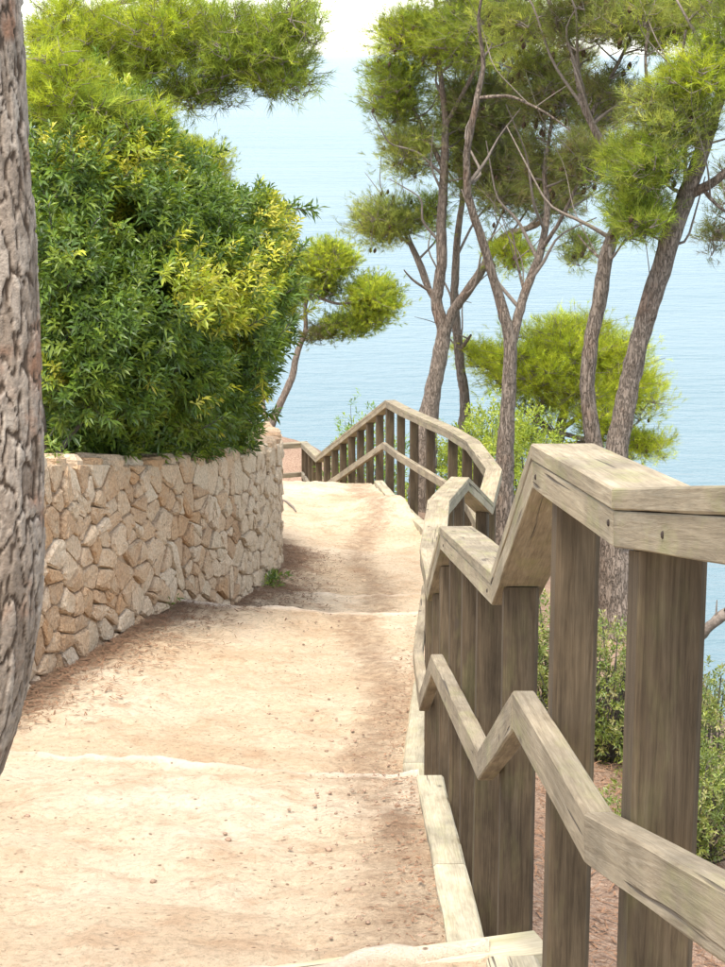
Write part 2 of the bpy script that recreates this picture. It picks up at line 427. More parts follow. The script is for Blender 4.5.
hump = 0.13 * np.exp(-(((X - 0.25) / 0.40) ** 2 + ((Y - 20.6) / 0.8) ** 2)) * (1 + 0.8 * fbm(X * 5, Y * 5, 91, 3)) - 0.07 * np.exp(-(((X - 0.35) / 0.5) ** 2 + ((Y - 18.7) / 0.8) ** 2))
rut = -0.012 * np.exp(-((X + 0.12 - 0.1 * np.sin(Y * 0.9)) / 0.22) ** 2)
Zp = EYE - path_depth(X, Y) + cross(X, Y) + bumpy + 0.022 * np.clip(lip, 0, 1) + hump + rut
dw = X - L
litter = np.where((Y > 9.3) & (Y < 18.5), np.exp(-(dw / (0.34 + 0.3 * fbm(X * 0 + 3, Y * 2.1, 55, 3))) ** 2), 0) * 0.6
litter = np.maximum(litter, 0.15 * ((Y > step_line(1, X)) & (Y < step_line(2, X) + 3.5)) * np.clip(1.0 - 0.10 * (Y - step_line(1, X)), 0.4, 1)); litter = np.maximum(litter, 0.48 * np.exp(-(((R - X) - 0.12) / 0.13) ** 2) * (0.30 + 0.7 * np.exp(-((Y - 6.7) / 0.45) ** 2)))
litter = np.maximum(litter, 0.33 * np.exp(-((X - 0.05 - 0.1 * np.sin(Y * 1.3)) / 0.25) ** 2))
col = np.stack([np.clip(litter, 0, 1), np.clip(lip, 0, 1), 0 * X, 0 * X + 1], -1).reshape(-1, 4)
path = mesh('path', np.stack([X, Y, Zp], -1).reshape(-1, 3), grid_faces(len(ss), len(ys)), M['sand'], col=col)
tag(path, 'pale sandy stepped path descending toward the sea', None, None, 'structure')
def path_z(x, y):
    x = np.asarray(x, float); y = np.asarray(y, float)
    return EYE - path_depth(x, y) + cross(x, y) + 0.028 * fbm(x * 2.2, y * 2.2, 21, 5)

def bar(name, p, q, width, height, material, parent, bev=0.006, cutp=None, cutq=None, zshift=0.0, wob=0.0):
    """bar from p to q (centre of its top face), local X along the length, ends cut by planes with normals cutp / cutq"""
    p, q = np.array(p, float), np.array(q, float); ln = np.linalg.norm(q - p); d = (q - p) / ln
    side = np.cross(d, [0, 0, 1.0]); side = side / np.linalg.norm(side); up = np.cross(side, d)
    hw = width / 2
    prof = []
    for sx_, sy_ in ((-1, 0), (1, 0), (1, -1), (-1, -1)):
        cx, cy = sx_ * hw, zshift + (sy_ * height)
        bx, by = (bev if sx_ < 0 else -bev), (-bev if sy_ == 0 else bev)
        a, b_ = (cx + bx, cy), (cx, cy + by)
        prof += [b_, a] if (sx_ < 0) == (sy_ == 0) else [a, b_]
    prof = np.array(prof)
    cutp = d if cutp is None else cutp; cutq = d if cutq is None else cutq
    nseg = max(1, int(ln / 0.25)); rows = []
    for t in np.linspace(0, 1, nseg + 1):
        row = []
        for (a, b_) in prof:
            o = side * a + up * b_
            s0 = -np.dot(o, cutp) / np.dot(d, cutp); s1 = ln - np.dot(o, cutq) / np.dot(d, cutq)
            s = s0 + (s1 - s0) * t
            j = wob * (rng.random(2) - 0.5) if 0 < t < 1 else np.zeros(2)
            row.append((s, a + j[0], b_ + j[1]))
        rows.append(row)
    v = np.array(rows).reshape(-1, 3); n = len(prof); f = []
    for r in range(nseg):
        for k in range(n):
            a, b_ = r * n + k, r * n + (k + 1) % n; f.append((a, b_, b_ + n, a + n))
    f.append(tuple(range(n))[::-1]); f.append(tuple(range(nseg * n, nseg * n + n)))
    me = bpy.data.meshes.new(name); me.from_pydata([tuple(x) for x in v], [], f); me.update(); me.materials.append(material)
    o = bpy.data.objects.new(name, me); C.objects.link(o)
    from mathutils import Matrix
    mw = Matrix(((d[0], side[0], up[0], p[0]), (d[1], side[1], up[1], p[1]), (d[2], side[2], up[2], p[2]), (0, 0, 0, 1)))
    if parent:
        o.parent = parent; mw = Matrix.Translation(-Vector(parent_loc(parent))) @ mw
    o.matrix_local = mw
    return o

def kerb_run(pts):
    for a, b_ in zip(pts[:-1], pts[1:]):
        d = norm(np.array(b_) - np.array(a))
        bar('kerb_board', np.array(a) + d * 0.004, np.array(b_) - d * 0.004, 0.105, 0.16, M['wood_kerb'], path, 0.008, wob=0.006)
def kp(y, dz=0.03, off=0.085): 
    x = railx(y) - off; return (float(x), y, float(EYE - path_depth(np.array(x), np.array(y + 0.0)) + dz))
kerb_run([(kp(1.2)), (kp(2.9)), (kp(3.78))])
a, b_ = kp(4.25, 0.04), kp(7.40, 0.03); mid_ = tuple((np.array(a) * .42 + np.array(b_) * .58)); kerb_run([a, mid_, b_])
kerb_run([kp(7.85, 0.03), kp(9.2, 0.03), kp(11.0, 0.03), kp(13.1, 0.03)])
kerb_run([kp(13.75, 0.03, .1), kp(15.0, 0.03, .1), kp(17.2, 0.04, .1), kp(19.5, 0.05, .12), kp(21.5, 0.05, .13), kp(23.0, 0.05, .13)])
# board that holds the top of the nearest step, bare at its right end
bar('step_board', (-1.0, 3.50, EYE - 1.80 - 0.03), (0.375, 3.915, EYE - 1.835 + 0.018), 0.10, 0.30, M['wood_kerb'], path, 0.01, wob=0.006)

# ------------------------------------------------------------------ zigzag wooden railing
rail = empty('wooden_railing', (0.4, 3.8, EYE - 1.84), 'weathered zigzag wooden railing with brown posts along the sandy path', 'railing')
def directions(P):
    D = [norm(P[i + 1] - P[i]) for i in range(len(P) - 1)]
    cuts = [D[0]] + [norm(D[i] + D[i + 1]) for i in range(len(D) - 1)] + [D[-1]]
    return D, cuts
D, cuts = directions(rail_pts)
for i in range(len(D)):
    p, q = rail_pts[i] + D[i] * 0.002, rail_pts[i + 1] - D[i] * 0.002
    bar('top_board', p, q, 0.124, 0.032, M['wood_rail'], rail, 0.003, cuts[i], cuts[i + 1], 0, 0.002)
    bar('rail_beam', p, q, 0.120, 0.053, M['wood_rail'], rail, 0.002, cuts[i], cuts[i + 1], -0.033, 0.002)
# middle rail, on the path side of the posts
sides = []
mid_pts = []
for i, p in enumerate(rail_pts):
    d = D[min(i, len(D) - 1)].copy(); d2 = D[max(i - 1, 0)].copy()
    dd = np.array([d[0] + d2[0], d[1] + d2[1], 0]); dd = dd / np.linalg.norm(dd)
    left = np.array([-dd[1], dd[0], 0])
    o = 0.068
    mid_pts.append(p + left * o + np.array([0, 0, -0.50 if i else -0.34]))
Dm, cm = directions(mid_pts)
for i in range(len(Dm)):
    bar('mid_rail', mid_pts[i] + Dm[i] * 0.001, mid_pts[i + 1] - Dm[i] * 0.001, 0.046, 0.078, M['wood_mid'], rail, 0.004, cm[i], cm[i + 1], 0, 0.002)

def post(i, t, width=0.086, shift=0.0):
    """post under rail segment i at fraction t"""
    p = rail_pts[i] + (rail_pts[i + 1] - rail_pts[i]) * t; d = D[i]
    h = np.array([d[0], d[1], 0]); hl = np.linalg.norm(h); h = h / hl; s = np.array([h[1], -h[0], 0]); sl = d[2] / hl
    p = p + s * shift
    zg = min(float(terrain_z(p[0] + 0.06, p[1])), float(p[2] - 0.95)) - 0.35
    hw = width / 2; b = 0.009; v = []
    ring = [(-hw + b, -hw), (hw - b, -hw), (hw, -hw + b), (hw, hw - b), (hw - b, hw), (-hw + b, hw), (-hw, hw - b), (-hw, -hw + b)]
    under = p[2] - 0.088 * math.sqrt(1 + sl * sl) - 0.002
    lean = (rng.random(2) - 0.5) * 0.012
    for k, zz in enumerate((zg, zg + (under - zg) * 0.35, zg + (under - zg) * 0.7, None)):
        for a, c in ring:
            o = p + h * a + s * c; z = zz if zz is not None else under + sl * a
            l = (1 - k / 3)
            v.append((o[0] + lean[0] * l, o[1] + lean[1] * l, z))
    f = []
    for r in range(3):
        for k in range(8): f.append((r * 8 + k, r * 8 + (k + 1) % 8, r * 8 + 8 + (k + 1) % 8, r * 8 + 8 + k))
    f += [tuple(range(8))[::-1], tuple(range(24, 32))]
    # local X must run along the grain: build lying down, then stand it up
    v = np.array(v); org = np.array([p[0], p[1], zg])
    me = bpy.data.meshes.new('post'); rel = v - org
    me.from_pydata([(q[2], q[1], -q[0]) for q in rel], [], f); me.update(); me.materials.append(M['wood_post'])
    o = bpy.data.objects.new('post', me); C.objects.link(o); o.parent = rail
    o.location = tuple(org - parent_loc(rail)); o.rotation_euler = (0, -math.pi / 2, 0)
    return o
posts = [(0, 0.52, .09), (0, 0.965, 0.098, 0.010), (1, 0.74, .080, -0.008), (2, 0.80, .088), (3, 0.30, .086), (3, 0.58, .086), (3, 0.86, .086), (4, 0.30, .086), (4, 0.85, .086), (5, 0.6, .086), (6, 0.25, .086), (6, 0.8, .086),
         (7, 0.35, .086), (7, 0.88, .086), (8, 0.9, .086), (9, 0.55, .086), (10, 0.25, .086), (10, 0.7, .086), (11, 0.25, .086), (11, 0.95, .086), (12, 0.42, .086), (12, 0.78, .086), (13, 0.25, .086), (14, 0.0, .09)]
for k in range(1, 8): posts.append((14, k / 8.0, 0.084))
for k in range(0, 5): posts.append((15, 0.04 + k * 0.24, 0.084))
posts += [(16, 0.5, .084), (17, 0.3, .084)]
for a in posts: post(*a)
# rusty bolt heads on the nearest joints
def bolt(p, nrm):
    nrm = norm(np.array(nrm, float)); a = norm(np.cross(nrm, [0, 0, 1])); b_ = np.cross(nrm, a); v = []; n = 8
    for r, h in ((0.006, -0.004), (0.0055, 0.0025), (0.003, 0.004)):
        for k in range(n): v.append(np.array(p) + nrm * h + a * r * math.cos(2 * math.pi * k / n) + b_ * r * math.sin(2 * math.pi * k / n))
    f = [(r * n + k, r * n + (k + 1) % n, r * n + n + (k + 1) % n, r * n + n + k) for r in range(2) for k in range(n)] + [tuple(range(2 * n, 3 * n))]
    mesh('bolt', v, f, M['bolt'], rail)
def on_left(i, t, down, w_=0.059):
    p = rail_pts[i] + (rail_pts[i + 1] - rail_pts[i]) * t; s = np.array([-D[i][1], D[i][0], 0]); s /= np.linalg.norm(s)
    return p + s * w_ + np.array([0, 0, -down]), s
for i, t, dn in ((1, 0.03, 0.055), (0, 0.80, 0.062), (1, .93, .06), (3, .05, .06), (3, .9, .06)): bolt(*on_left(i, t, dn))

# ------------------------------------------------------------------ dry stone wall
def wall_curve():
    t = np.array(wall_tab); 
    y = np.concatenate([np.linspace(8.0, 17.1, 140), np.linspace(17.15, 19.6, 60)]); 
    # smooth the table
    x = np.interp(y, t[:, 0], t[:, 1])
    for _ in range(120): x[1:-1] = 0.25 * x[:-2] + 0.5 * x[1:-1] + 0.25 * x[2:]
    P = np.stack([x, y], -1); s = np.concatenate([[0], np.cumsum(np.linalg.norm(np.diff(P, axis=0), axis=1))])
    return s, P
WS, WP = wall_curve()
def wframe(s):
    x, y = np.interp(s, WS, WP[:, 0]), np.interp(s, WS, WP[:, 1])
    e = 0.06; tx = np.interp(s + e, WS, WP[:, 0]) - np.interp(s - e, WS, WP[:, 0]); ty = np.interp(s + e, WS, WP[:, 1]) - np.interp(s - e, WS, WP[:, 1])
    l = np.hypot(tx, ty); return x, y, ty / l, -tx / l       # outward normal points to the path (+x)
def wz(s, t):
    x, y, nx, ny = wframe(s)
    zb = EYE - np.interp(y, [8, 9.5, 11, 12, 13, 14.2, 15.6, 17, 18.2, 19.6], [3.32, 3.46, 3.60, 3.74, 3.90, 4.14, 4.30, 4.42, 4.55, 4.70]) - 0.06
    zt = EYE - xi(wall_top, y)
    return zb + (zt - zb) * t
WH = 1.15
def wpt(s, t, out):
    x, y, nx, ny = wframe(s); return np.stack([x + nx * out, y + ny * out, wz(s, t)], -1)
wall = empty('stone_wall', (-1.41, 12.9, EYE - 3.8), 'curved dry stone retaining wall of tan irregular stones below the big shrub', 'wall')
# earth core behind the stones
sg = np.linspace(0, WS[-1], 120); tg = np.linspace(0, 1, 6)
S2, T2 = np.meshgrid(sg, tg); v = wpt(S2, T2, -0.014 + 0 * S2).reshape(-1, 3)
top = wpt(sg, 0 * sg + 0.995, 0 * sg - 0.45)
v = np.concatenate([v, top]); f = grid_faces(120, 7)
mesh('core', v, f, M['mortar'], wall)
# irregular cells on the unrolled face
def clip(poly, a, b_, c):
    out = []
    for i in range(len(poly)):
        p, q = poly[i], poly[(i + 1) % len(poly)]; dp, dq = a * p[0] + b_ * p[1] - c, a * q[0] + b_ * q[1] - c
        if dp <= 0: out.append(p)
        if dp * dq < 0:
            t = dp / (dp - dq); out.append((p[0] + (q[0] - p[0]) * t, p[1] + (q[1] - p[1]) * t))
    return out
seeds = []; wts = []
yrow = 0.04; row = 0
wr = np.random.default_rng(21)
while yrow < WH - 0.02:
    s = wr.random() * 0.2
    while s < WS[-1] - 0.02:
        far = s > 9.9
        seeds.append((s, yrow + (wr.random() - 0.5) * 0.11)); s += (0.11 + 0.24 * wr.random() ** 1.4) * (1.0 if s < 5.5 else 0.8)
    yrow += 0.1; row += 1
seeds = np.array(seeds); seeds = seeds[wr.random(len(seeds)) > 0.16]
extra = np.stack([wr.random(60) * WS[-1], wr.random(60) * WH], -1); seeds = np.concatenate([seeds, extra])
ASP = np.array([0.62, 1.0])
cells = []
for i, p in enumerate(seeds):
    d = (seeds - p) * ASP; dist = np.hypot(d[:, 0], d[:, 1]); nb = np.argsort(dist)[1:22]
    poly = [(max(0, p[0] - 0.5), 0), (min(WS[-1], p[0] + 0.5), 0), (min(WS[-1], p[0] + 0.5), WH), (max(0, p[0] - 0.5), WH)]
    for j in nb:
        q = seeds[j]; a = (q - p) * ASP ** 2; m_ = (p + q) / 2; poly = clip(poly, a[0], a[1], a @ m_)
        if len(poly) < 3: break
    if len(poly) >= 3: cells.append((i, np.array(poly)))
def stone_mesh(poly):
    cen = poly.mean(0); n = len(poly)
    # cut the corners a little, keep at most ten points
    pts = []
    for k in range(n):
        a, b_ = poly[k], poly[(k + 1) % n]; el = np.linalg.norm(b_ - a)
        if el < 0.025: pts.append((a + b_) / 2); continue
        g = min(0.30, 0.016 / el + 0.05); pts += [a + (b_ - a) * g, a + (b_ - a) * (1 - g)]
    pts = np.array(pts); 
    if len(pts) > 11: pts = pts[np.sort(wr.choice(len(pts), 11, replace=False))]
    n = len(pts); d = pts - cen; ln = np.linalg.norm(d, axis=1, keepdims=True)
    inset = lambda q: cen + d * np.maximum(ln - q, 0.25 * ln) / ln
    pr = 0.006 + 0.03 * wr.random() ** 1.5; tilt = (wr.random(2) - 0.5) * np.array([0.13, 0.24])
    r0 = inset(0.004); r1 = inset(0.007) + (wr.random((n, 2)) - .5) * 0.006; r2 = inset(0.022) + (wr.random((n, 2)) - .5) * 0.014
    out = lambda r, b_: b_ + ((r - cen) @ tilt)
    o0 = np.full(n, -0.05); o1 = out(r1, pr * 0.45) + (wr.random(n) - .5) * 0.008; o2 = out(r2, pr) + (wr.random(n) - .5) * 0.014
    v = np.concatenate([wpt(r[:, 0], r[:, 1] / WH, o) for r, o in ((r0, o0), (r1, o1), (r2, o2))] + [wpt(cen[None, 0], cen[None, 1] / WH, np.array([pr + 0.006 * wr.random()]))])
    f = [(r * n + k, r * n + (k + 1) % n, r * n + n + (k + 1) % n, r * n + n + k) for r in range(2) for k in range(n)]
    f += [(2 * n + k, 2 * n + (k + 1) % n, 3 * n) for k in range(n)]
    return v, f, wpt(cen[None, 0], cen[None, 1] / WH, np.array([0.0]))[0], cen
order = sorted(cells, key=lambda c: (c[1].mean(0)[0] < 1.9 or c[1].mean(0)[0] > 10.0, c[1].mean(0)[0]))
rest_v, rest_f, nst = [], [], 0
for i, poly in order:
    v, f, org, cen = stone_mesh(poly)
    seen = 2.0 < cen[0] < 10.2
    if seen and nst < 270:
        mesh('stone', v, f, M['stone'], wall, smooth=False, loc=org); nst += 1
    else:
        b0 = sum(len(q) for q in rest_v); rest_v.append(v); rest_f += [tuple(b0 + k for k in q) for q in f]
o = mesh('stones', np.concatenate(rest_v), rest_f, M['stone'], wall, smooth=False); o['kind'] = 'stuff'
# flat stones along the top
s = 2.1; ncap = 0
while s < 11.0:
    l = 0.2 + 0.25 * wr.random(); w_ = 0.20 + 0.14 * wr.random(); n = 9; v = []
    for r, (sc_, t) in enumerate(((1.0, -0.04), (1.0, 0.018 + 0.02 * wr.random()), (0.82, 0.035 + 0.03 * wr.random()))):
        for k in range(n):
            a = 2 * math.pi * k / n; c_, s_ = math.cos(a), math.sin(a); sq = 1 / max(abs(c_), abs(s_)) ** 0.7
            ds = c_ * sq * l / 2 * sc_ * 0.95 * (0.92 + .12 * wr.random()); do = s_ * sq * w_ / 2 * sc_ * (0.92 + .12 * wr.random())
            q = wpt(np.array([s + l / 2 + ds]), np.array([1.0]), np.array([-w_ / 2 + 0.02 + do]))[0]; q[2] += t + (wr.random() - .5) * 0.012; v.append(q)
    v.append(np.mean(v[-n:], axis=0))
    f = [(r * n + k, r * n + (k + 1) % n, r * n + n + (k + 1) % n, r * n + n + k) for r in range(2) for k in range(n)] + [(2 * n + k, 2 * n + (k + 1) % n, 3 * n) for k in range(n)]
    mesh('stone', v, f, M['stone'], wall, smooth=False, loc=np.mean(v, axis=0)); s += l + 0.012; ncap += 1

# ------------------------------------------------------------------ plant builders
def tube(P, R, sides=8, jit=0.0, seed=0):
    P = np.asarray(P, float); R = np.asarray(R, float); T = norm(np.gradient(P, axis=0))
    ref = np.array([1.0, 0, 0]) if abs(T[0][0]) < 0.9 else np.array([0, 1.0, 0])
    A = norm(np.cross(T, ref)); B = np.cross(T, A); th = np.linspace(0, 2 * math.pi, sides, endpoint=False)
    rr = R[:, None] * np.ones(sides)[None]
    if jit:
        k, j = np.meshgrid(np.arange(sides), np.arange(len(P)))
        rr = rr * (1 + jit * (hash2(k, j, seed) - 0.5) + jit * 0.8 * fbm(np.cos(th)[None] * 1.5 + j * 0.13, np.sin(th)[None] * 1.5 + j * 0.31, seed, 3))
    v = P[:, None] + rr[..., None] * (np.cos(th)[None, :, None] * A[:, None] + np.sin(th)[None, :, None] * B[:, None])
    n = len(P); i = np.arange(n * sides).reshape(n, sides); r = np.roll(i, -1, axis=1)
    f = np.stack([i[:-1], r[:-1], r[1:], i[1:]], -1).reshape(-1, 4)
    return v.reshape(-1, 3), f
class Bag:
    def __init__(s): s.v, s.f, s.c, s.n = [], [], [], 0
    def add(s, v, f, c=None):
        s.v.append(v); s.f.append(np.asarray(f) + s.n); s.n += len(v)
        if c is not None: s.c.append(c)
    def build(s, name, m_, parent=None, smooth=True):
        return mesh(name, np.concatenate(s.v), np.concatenate(s.f), m_, parent, smooth, np.concatenate(s.c) if s.c else None)
def resample(P, R, step):
    P = np.asarray(P, float); R = np.asarray(R, float)
    k = np.concatenate([[0], np.cumsum(np.linalg.norm(np.diff(P, axis=0), axis=1))])
    n = max(4, int(k[-1] / step)); q = np.linspace(0, k[-1], n)
    # Catmull-Rom style smoothing by interpolating then blurring
    o = np.stack([np.interp(q, k, P[:, a]) for a in range(3)], -1)
    for _ in range(max(1, int(0.10 / step))):
        o[1:-1] = 0.25 * o[:-2] + 0.5 * o[1:-1] + 0.25 * o[2:]
    return o, np.interp(q, k, R)

def tufts(bag, pos, axis, length, width, K, pal, g, spread=(0.22, 1.0), twig=0.09):
    """needle tufts: every needle one slim triangle"""
    n = len(pos); axis = norm(axis)
    ref = np.where(np.abs(axis[:, 2:3]) < 0.9, np.array([[0, 0, 1.0]]), np.array([[1.0, 0, 0]]))
    A = norm(np.cross(axis, ref)); B = np.cross(axis, A)
    ph = g.random((n, K)) * 2 * math.pi; sp = spread[0] + (spread[1] - spread[0]) * g.random((n, K)); t = g.random((n, K)) * twig
    per = np.cos(ph)[..., None] * A[:, None] + np.sin(ph)[..., None] * B[:, None]
    d = np.cos(sp)[..., None] * axis[:, None] + np.sin(sp)[..., None] * per
    base = pos[:, None] + axis[:, None] * t[..., None]
    L = length * (0.7 + 0.5 * g.random((n, K)))
    sd_ = norm(np.cross(d, norm(g.normal(size=(n, K, 3))))) * width / 2
    tip = base + d * L[..., None]; tip[..., 2] -= 0.10 * L
    v = np.stack([base - sd_, base + sd_, tip + sd_ * 0.35], 2).reshape(-1, 3)
    f = np.arange(len(v)).reshape(-1, 3)
    pal = np.asarray(pal); pk = pal[g.integers(0, len(pal), n)]; br = (0.75 + 0.5 * g.random((n, 1)))
    c = np.repeat(pk * br, K * 3, axis=0) * np.repeat(0.85 + 0.3 * g.random((n * K, 1)), 3, axis=0)
    bag.add(v, f, np.concatenate([c, np.ones((len(c), 1))], 1))

GREEN = [(0.25, 0.32, 0.04), (0.31, 0.37, 0.05), (0.18, 0.245, 0.04), (0.38, 0.42, 0.07)]
LIME = [(0.37, 0.42, 0.035), (0.31, 0.37, 0.035), (0.44, 0.47, 0.05), (0.22, 0.29, 0.035)]
DARK = [(0.15, 0.17, 0.05), (0.17, 0.195, 0.055), (0.21, 0.225, 0.07), (0.20, 0.165, 0.08)]
BRIGHT = [(0.50, 0.54, 0.045), (0.42, 0.48, 0.04), (0.56, 0.58, 0.06), (0.32, 0.39, 0.04)]
OLIVE = [(0.33, 0.37, 0.085), (0.27, 0.31, 0.07), (0.42, 0.43, 0.11), (0.20, 0.245, 0.06)]

def pine(label, limbs, blobs, d0, group=None, seed=1, needle=(0.095, 0.0040), K=14, dens=1.0, cones=0, step=0.07, name='pine_tree', cr=0.30, full=2.0, thin=0.78, bare=0):
    """limbs: list of [(px, py, width_px, d), ...]; blobs: (px, py, rx, ry, d, depth_m, clumps, palette)"""
    g = np.random.default_rng(seed)
    base = at(limbs[0][0][0], limbs[0][0][1], limbs[0][0][3]); base[2] = float(terrain_z(base[0], base[1])) - 0.05
    root = empty(name, base, label, 'tree', group)
    tb = Bag(); nodes = []
    for k, lm in enumerate(limbs):
        P = [at(q[0], q[1], q[3]) for q in lm]; R = [q[2] * q[3] / F / 2 * (thin if (k or n_ > 1) else 1) for n_, q in enumerate(lm)]
        if k == 0:
            if P[0][2] > base[2]: P = [np.array([P[0][0] - 0.1 * (P[1][0] - P[0][0]), base[1], base[2] - 0.15])] + P; R = [R[0] * 1.35] + R
            else: P[0][2] = base[2] - .15
        o, r = resample(P, R, step)
        o[1:-1] += (g.random((len(o) - 2, 3)) - 0.5) * r[1:-1, None] * 0.12
        v, f = tube(o, r, 14 if k == 0 else 9, 0.14, seed * 7 + k); tb.add(v, f)
        nodes += [(p, q) for p, q in zip(o, r)] if k else [(p, q) for p, q in zip(o[len(o) // 2:], r[len(o) // 2:])]
    tb.build('trunk', M['bark'], root)
    NP = np.array([n[0] for n in nodes]); NR = np.array([n[1] for n in nodes])
    cb, bb, kb = Bag(), Bag(), Bag(); cpos = []
    N0 = len(NP)
    for _ in range(bare):
        j = int(g.integers(0, N0)); p0 = NP[j]; r0 = min(NR[j] * 0.55, 0.022); a = g.random() * 6.3; ln = 0.5 + 0.9 * g.random(); dr = np.array([math.cos(a), 0.7 * math.sin(a), 0.5 + 0.9 * g.random()]); dr /= np.linalg.norm(dr)
        q = [p0, p0 + dr * ln * .35 + g.normal(size=3) * .05, p0 + dr * ln * .7 + g.normal(size=3) * .09 + np.array([0, 0, .05]), p0 + dr * ln + g.normal(size=3) * .12 + np.array([0, 0, .14])]
        bo, br_ = resample(q, [r0, r0 * .75, r0 * .5, r0 * .25], 0.1); v, f = tube(bo, br_, 5); bb.add(v, f); NP = np.concatenate([NP, bo[1:]]); NR = np.concatenate([NR, br_[1:]])
    for (px, py, rx, ry, d, dd, nc, pal) in blobs:
        c0 = at(px, py, d); a, b_ = rx * d / F, ry * d / F
        for _ in range(int(nc * full)):
            q = norm(g.normal(size=3)) * (g.random() ** 0.42); r = cr * (0.42 + 0.75 * g.random()) * min(1, 0.35 + 0.65 * min(a, b_) / 0.6)
            c = c0 + q * np.array([max(a - r * .7, 0.05), dd, max(b_ - r * .6, 0.05)])
            # branchlet from the nearest limb, sagging a little, with twigs fanning into the clump
            dist = np.linalg.norm((NP - c) * np.array([1, 1, 1.25]), axis=1) + 0.6 * np.maximum(NP[:, 2] - c[2] + 0.1, 0)
            dist = dist * (0.8 + 0.5 * g.random(len(dist))) + 0.35 * np.abs((c[2] - NP[:, 2]) - 0.55 * np.hypot(NP[:, 0] - c[0], NP[:, 1] - c[1]))
            j = int(np.argmin(dist)); p0 = NP[j]; ln = np.linalg.norm(c - p0)
            m_ = (p0 + c) / 2 + g.normal(size=3) * 0.13 * ln; m_[2] -= 0.04 * ln
            m2 = p0 * .25 + m_ * .5 + c * .25 + g.normal(size=3) * 0.03 * ln
            if ln < 3.0:
                rb = min(NR[j] * 0.7, 0.014 + 0.010 * ln)
                bo, br_ = resample([p0, m2, m_, c], [rb, rb * .8, rb * .65, rb * .35], max(0.10, ln / 9)); v, f = tube(bo, br_, 5); bb.add(v, f)
                NP = np.concatenate([NP, bo[2:]]); NR = np.concatenate([NR, br_[2:]])
            n = int((40 + 36 * g.random()) * dens * (r / 0.3) ** 1.6) + 5
            u = norm(g.normal(size=(n, 3))); u[:, 2] = np.abs(u[:, 2]) * np.where(g.random(n) < 0.78, 1, -1); u = norm(u)
            rad = r * (0.35 + 0.85 * g.random((n, 1)) ** 0.8)
            rad = rad * np.where(g.random((n, 1)) < 0.22, 1.55, 1.0)
            pos = c + u * rad * np.array([1.2, 1.2, 0.72])
            ax = norm(u + np.array([0, 0, 0.45]) + 0.35 * g.normal(size=(n, 3)))
            tufts(cb, pos - ax * 0.03, ax, needle[0], needle[1], K, np.array(pal) * (0.55 + 0.8 * g.random()), g)
            for i in range(0, n, 3):
                jt = g.normal(size=3) * 0.015
                if i % 2: continue
                v, f = tube(np.array([c - ax[i] * 0.02, (c + pos[i]) / 2 + jt, pos[i] + ax[i] * 0.04]), np.array([0.006, 0.004, 0.0025]), 3); bb.add(v, f)
            if cones and g.random() < cones:
                for _ in range(g.integers(1, 4)): cpos.append(c + norm(g.normal(size=3)) * r * 0.85)
    cr_ = cb.build('crown', M['needle'], root); cr_['kind'] = 'stuff'
    bb.build('branches', M['branch'], root)['kind'] = 'stuff'
    if cpos:
        for p in cpos:
            z = np.linspace(-0.035, 0.035, 5); v, f = tube(np.stack([p[0] + 0.2 * z, p[1] + 0 * z, p[2] + z], -1), np.array([0.004, 0.02, 0.024, 0.017, 0.004]), 6); kb.add(v, f)
        k_ = kb.build('cones', M['cone'], root); k_['kind'] = 'stuff'
    return root

# ------------------------------------------------------------------ pines
pine('tall forked pine with knobbly trunk just behind the far bend of the railing', [
    [(421, 500, 27, 25.3), (425, 440, 25, 25.3), (432, 395, 22, 25.3), (441, 352, 20, 25.3), (444, 330, 18, 25.3), (436, 303, 15, 25.3), (442, 262, 14, 25.2), (441, 228, 13, 25.2), (444, 175, 11, 25.1), (446, 122, 9, 25), (440, 70, 6, 25), (436, 10, 4, 25), (430, -40, 3, 25)],
    [(443, 338, 15, 25.3), (454, 309, 13, 25.2), (471, 287, 12, 25.0), (503, 236, 10, 24.8), (536, 226, 7, 24.6), (560, 205, 4, 24.4)],
    [(441, 310, 9, 25.3), (428, 288, 8, 25.5), (415, 255, 6, 25.6), (404, 232, 4, 25.8), (392, 210, 3, 26)],
    [(428, 290, 4, 25.4), (412, 280, 3, 25.3), (404, 270, 1.6, 25.2)],
    [(444, 170, 7, 25.1), (425, 130, 5, 25.3), (405, 95, 4, 25.5), (390, 60, 3, 25.6)],
    [(446, 125, 6, 25.0), (470, 80, 5, 24.6), (490, 40, 4, 24.3), (505, -10, 3, 24)]],
    [(418, 42, 46, 38, 25.3, 0.7, 15, LIME), (395, 95, 34, 42, 25.5, 0.6, 15, GREEN), (410, 150, 32, 38, 25.4, 0.5, 11, OLIVE), (386, 222, 40, 30, 25.8, 0.5, 15, OLIVE), (430, 215, 18, 26, 25.8, 0.4, 4, GREEN),
     (470, 30, 55, 45, 24.6, 0.8, 22, GREEN), (490, 110, 55, 50, 25.4, 0.7, 16, DARK), (505, 185, 48, 45, 25.2, 0.6, 17, DARK), (470, 160, 30, 50, 26.0, 0.4, 8, OLIVE), (512, 255, 26, 22, 24.6, 0.3, 7, LIME), (555, 200, 26, 26, 24.5, 0.4, 7, DARK), (470, -70, 100, 50, 25, 1.2, 22, GREEN)],
    25.3, 'tall pines beyond the railing', 3, cones=0.3, full=4.2, bare=16)
